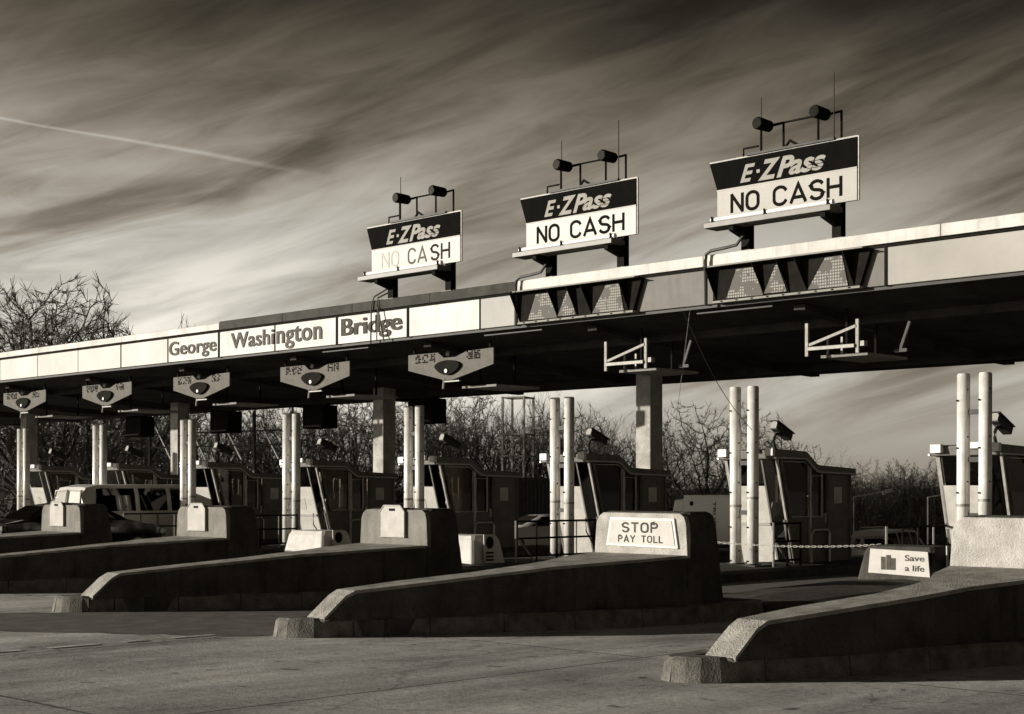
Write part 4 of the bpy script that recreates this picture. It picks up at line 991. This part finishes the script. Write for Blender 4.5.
def colony(seed, H, trunk, cz, rx, rz_, n_att=1300, step=.24, di=4.0, dk=.42):
    """branches grow towards points scattered in a crown volume; pipe-model thickness"""
    rg = np.random.default_rng(seed)
    a = rg.normal(size=(n_att, 3)); a /= np.linalg.norm(a, axis=1)[:, None]; rad = rg.uniform(.12, 1, n_att)**(1/2.3)
    lump = 1 + .16*np.sin(a[:, 0]*5+seed) + .14*np.sin(a[:, 1]*6+2*seed) + .1*np.sin(a[:, 2]*7)
    A = a*(rad*lump)[:, None]*np.array([rx, rx, rz_]) + np.array([0, 0, cz])
    A = A[A[:, 2] > trunk*.75]
    nodes = [np.array([0, 0, -.1])]; par = [-1]
    z = -.1; x = y = 0.0
    while z < trunk:
        z += step; x += rg.normal()*.025; y += rg.normal()*.025; nodes.append(np.array([x, y, z])); par.append(len(nodes)-2)
    near = np.zeros(len(A), int); best = np.full(len(A), 1e9)
    def upd(k0):
        nonlocal near, best
        M = np.array(nodes[k0:]); d = np.linalg.norm(A[:, None, :]-M[None], axis=2); j = d.argmin(1); dm = d[np.arange(len(A)), j]
        m = dm < best; best = np.where(m, dm, best); near = np.where(m, j+k0, near)
    upd(0)
    for it in range(120):
        if not len(A): break
        act = best < di
        if not act.any(): break
        k0 = len(nodes)
        for nd in np.unique(near[act]):
            v = A[act & (near == nd)] - nodes[nd]; v = (v/np.linalg.norm(v, axis=1)[:, None]).sum(0)
            q = np.linalg.norm(v)
            if q < 1e-6: continue
            v = v/q + rg.normal(size=3)*.12; nodes.append(nodes[nd]+v/np.linalg.norm(v)*step); par.append(int(nd))
        if len(nodes) == k0 or len(nodes) > 7000: break
        upd(k0); keep = best > dk; A = A[keep]; near = near[keep]; best = best[keep]
    n = len(nodes); acc = np.zeros(n); ch = [[] for _ in range(n)]
    for i in range(n-1, 0, -1):
        if acc[i] == 0: acc[i] = .014**2.15
        acc[par[i]] += acc[i]; ch[par[i]].append(i)
    r = acc**(1/2.15); tr = MB(); tw = MB()
    for i in range(1, n):
        m = tr if r[i] > .05 else tw
        m.tube([nodes[par[i]], nodes[i]], [min(r[par[i]], r[i]*1.15), r[i]], 6 if r[i] > .05 else 3, cap=False)
        if r[i] < .03:
            for _ in range(3 if ch[i] else 6):
                d = (nodes[i]-nodes[par[i]]); d = d/np.linalg.norm(d) + rg.normal(size=3)*.40 + np.array([0, 0, .2]); d /= np.linalg.norm(d)
                tw.tube([nodes[i], nodes[i]+d*rg.uniform(.18, .5)], [.012, .006], 3, cap=False)
    zs = max(v[2] for v in tw.v); k = H/zs
    for m in (tr, tw): m.v = [(p[0]*k, p[1]*k, p[2]*k) for p in m.v]
    return tr, tw
VAR = []
for gen in (lambda: colony(3, 10, 2.4, 6.0, 2.9, 3.6), lambda: make_tree(41, 10, .85, 2, 1.05, .45), lambda: make_tree(42, 10, 1.1, 3, 1.0, .2), lambda: colony(9, 10, 3.0, 6.4, 2.2, 3.4, 900), lambda: colony(17, 10, 1.7, 5.6, 4.3, 4.0, 1700)):
    a, b = gen(); VAR.append((a.mesh('trunk', BARK), b.mesh('crown', TWIG)))
def plant(P, H, var, label, rz=None, group='bare trees beyond the plaza', wide=1.0):
    t = empty('bare_tree', P, label, 'tree', group); s = H/10
    for nm, me in zip(('trunk', 'crown'), VAR[var]):
        o = bpy.data.objects.new(nm, me); COL.objects.link(o); o.parent = t; o.scale = (s*wide, s*wide, s)
    t.rotation_euler.z = rz if rz is not None else random.uniform(0, 6.28)
    return t
def plant_px(px, topy, Z, var, label, wide=1.0, rz=None):
    P = at(px, 490, Z); zg = -2.4 if Z < 118 else -1.5
    H = EYE + (HOR-topy)/FPX*Z - zg
    return plant((P.x, P.y, zg), H, var, label, rz, wide=wide)
plant_px(709, 399, 82, 4, 'large spreading bare tree left of the right-hand pipes', 1.0, 1.2)
plant_px(757, 412, 95, 4, 'bare tree half hidden behind the right-hand pipes', .9)
plant_px(42, 276, 78, 4, 'tall bare tree rising above the canopy at the left edge', 1.0, .4)
plant_px(66, 292, 74, 4, 'dense bare crown above the canopy, between the two left-edge treetops', .8, 2.0)
plant_px(14, 272, 84, 4, 'bare tree behind the tall one at the left edge', 1.1)
plant_px(88, 314, 84, 4, 'bare tree rising above the canopy beside the taller left one', .9)
plant_px(12, 305, 90, 3, 'bare tree rising above the canopy at the very left', .9)
plant_px(183, 311, 120, 3, 'thin treetop poking above the canopy over the word George', .5)
plant_px(836, 443, 88, 2, 'small bare tree just right of the right-hand booth roof', .85)
THK = 'bare tree in the dark thicket behind the left booths'
rnd = random.Random(3)
for i in range(38):
    px = 20 + i*17 + rnd.uniform(-8, 8); Z = rnd.uniform(84, 112)
    top = (388 if px < 575 else 408) + rnd.uniform(-14, 14)
    zone = next(n for lim, n in ((90, 'behind the leftmost booths'), (180, 'behind the van'), (270, 'behind the booth right of the van'), (370, 'left of the middle square column'), (430, 'right of the middle square column'),
                                 (500, 'just left of the lattice mast'), (560, 'just right of the lattice mast'), (999, 'left of the column over the STOP block')) if px < lim)
    plant_px(px, top, Z, rnd.choice((0, 0, 3, 3, 1, 4)), 'bare tree in the dark thicket ' + zone, rnd.uniform(.9, 1.2))
THR = 'bare tree in the low treeline right of the right-hand booth'
for i in range(30):
    px = 846 + i*6.8 + rnd.uniform(-4, 4); Z = rnd.uniform(95, 122)
    plant_px(px, 462 + rnd.uniform(-6, 8), Z, rnd.randrange(4), THR if px < 900 else THR.replace('right of the right-hand booth', 'above the parked cars at right') if px < 965 else THR.replace('right of the right-hand booth', 'behind the right-edge pipes'), rnd.uniform(1.0, 1.4))
THM = 'low bare tree below the large spreading one'
for i in range(8):
    plant_px(655 + i*14, 466 + rnd.uniform(-10, 12), rnd.uniform(86, 104), rnd.randrange(4), THM, 1.3)
# brush too dense to count
def undergrowth():
    m = MB(); rn = random.Random(11)
    for i in range(6500):
        px = rn.uniform(-60, 1090); Z = rn.uniform(80, 128); P = at(px, 490, Z)
        zg = -2.5 if Z < 118 else -1.6
        h = rn.uniform(1.2, 4.2 if px < 600 or px > 830 else 3.2)
        d = Vector((rn.gauss(0, .42), rn.gauss(0, .42), 1)).normalized(); b = Vector((P.x, P.y, zg))
        m.tube([b, b+d*h], [.03, .012], 3, cap=False)
        for j in range(8):
            f = rn.uniform(.2, 1); q = b+d*h*f; e = Vector((rn.gauss(0, .8), rn.gauss(0, .8), rn.uniform(.1, 1))).normalized()
            m.tube([q, q+e*rn.uniform(.4, 1.3)], [.018, .010], 3, cap=False)
    o = m.build('undergrowth', mat('brush_stems', .09, .95, 0, .5, .7)); tag(o, 'dense bare brush filling the ground under the trees', 'brush', kind='stuff')
undergrowth()
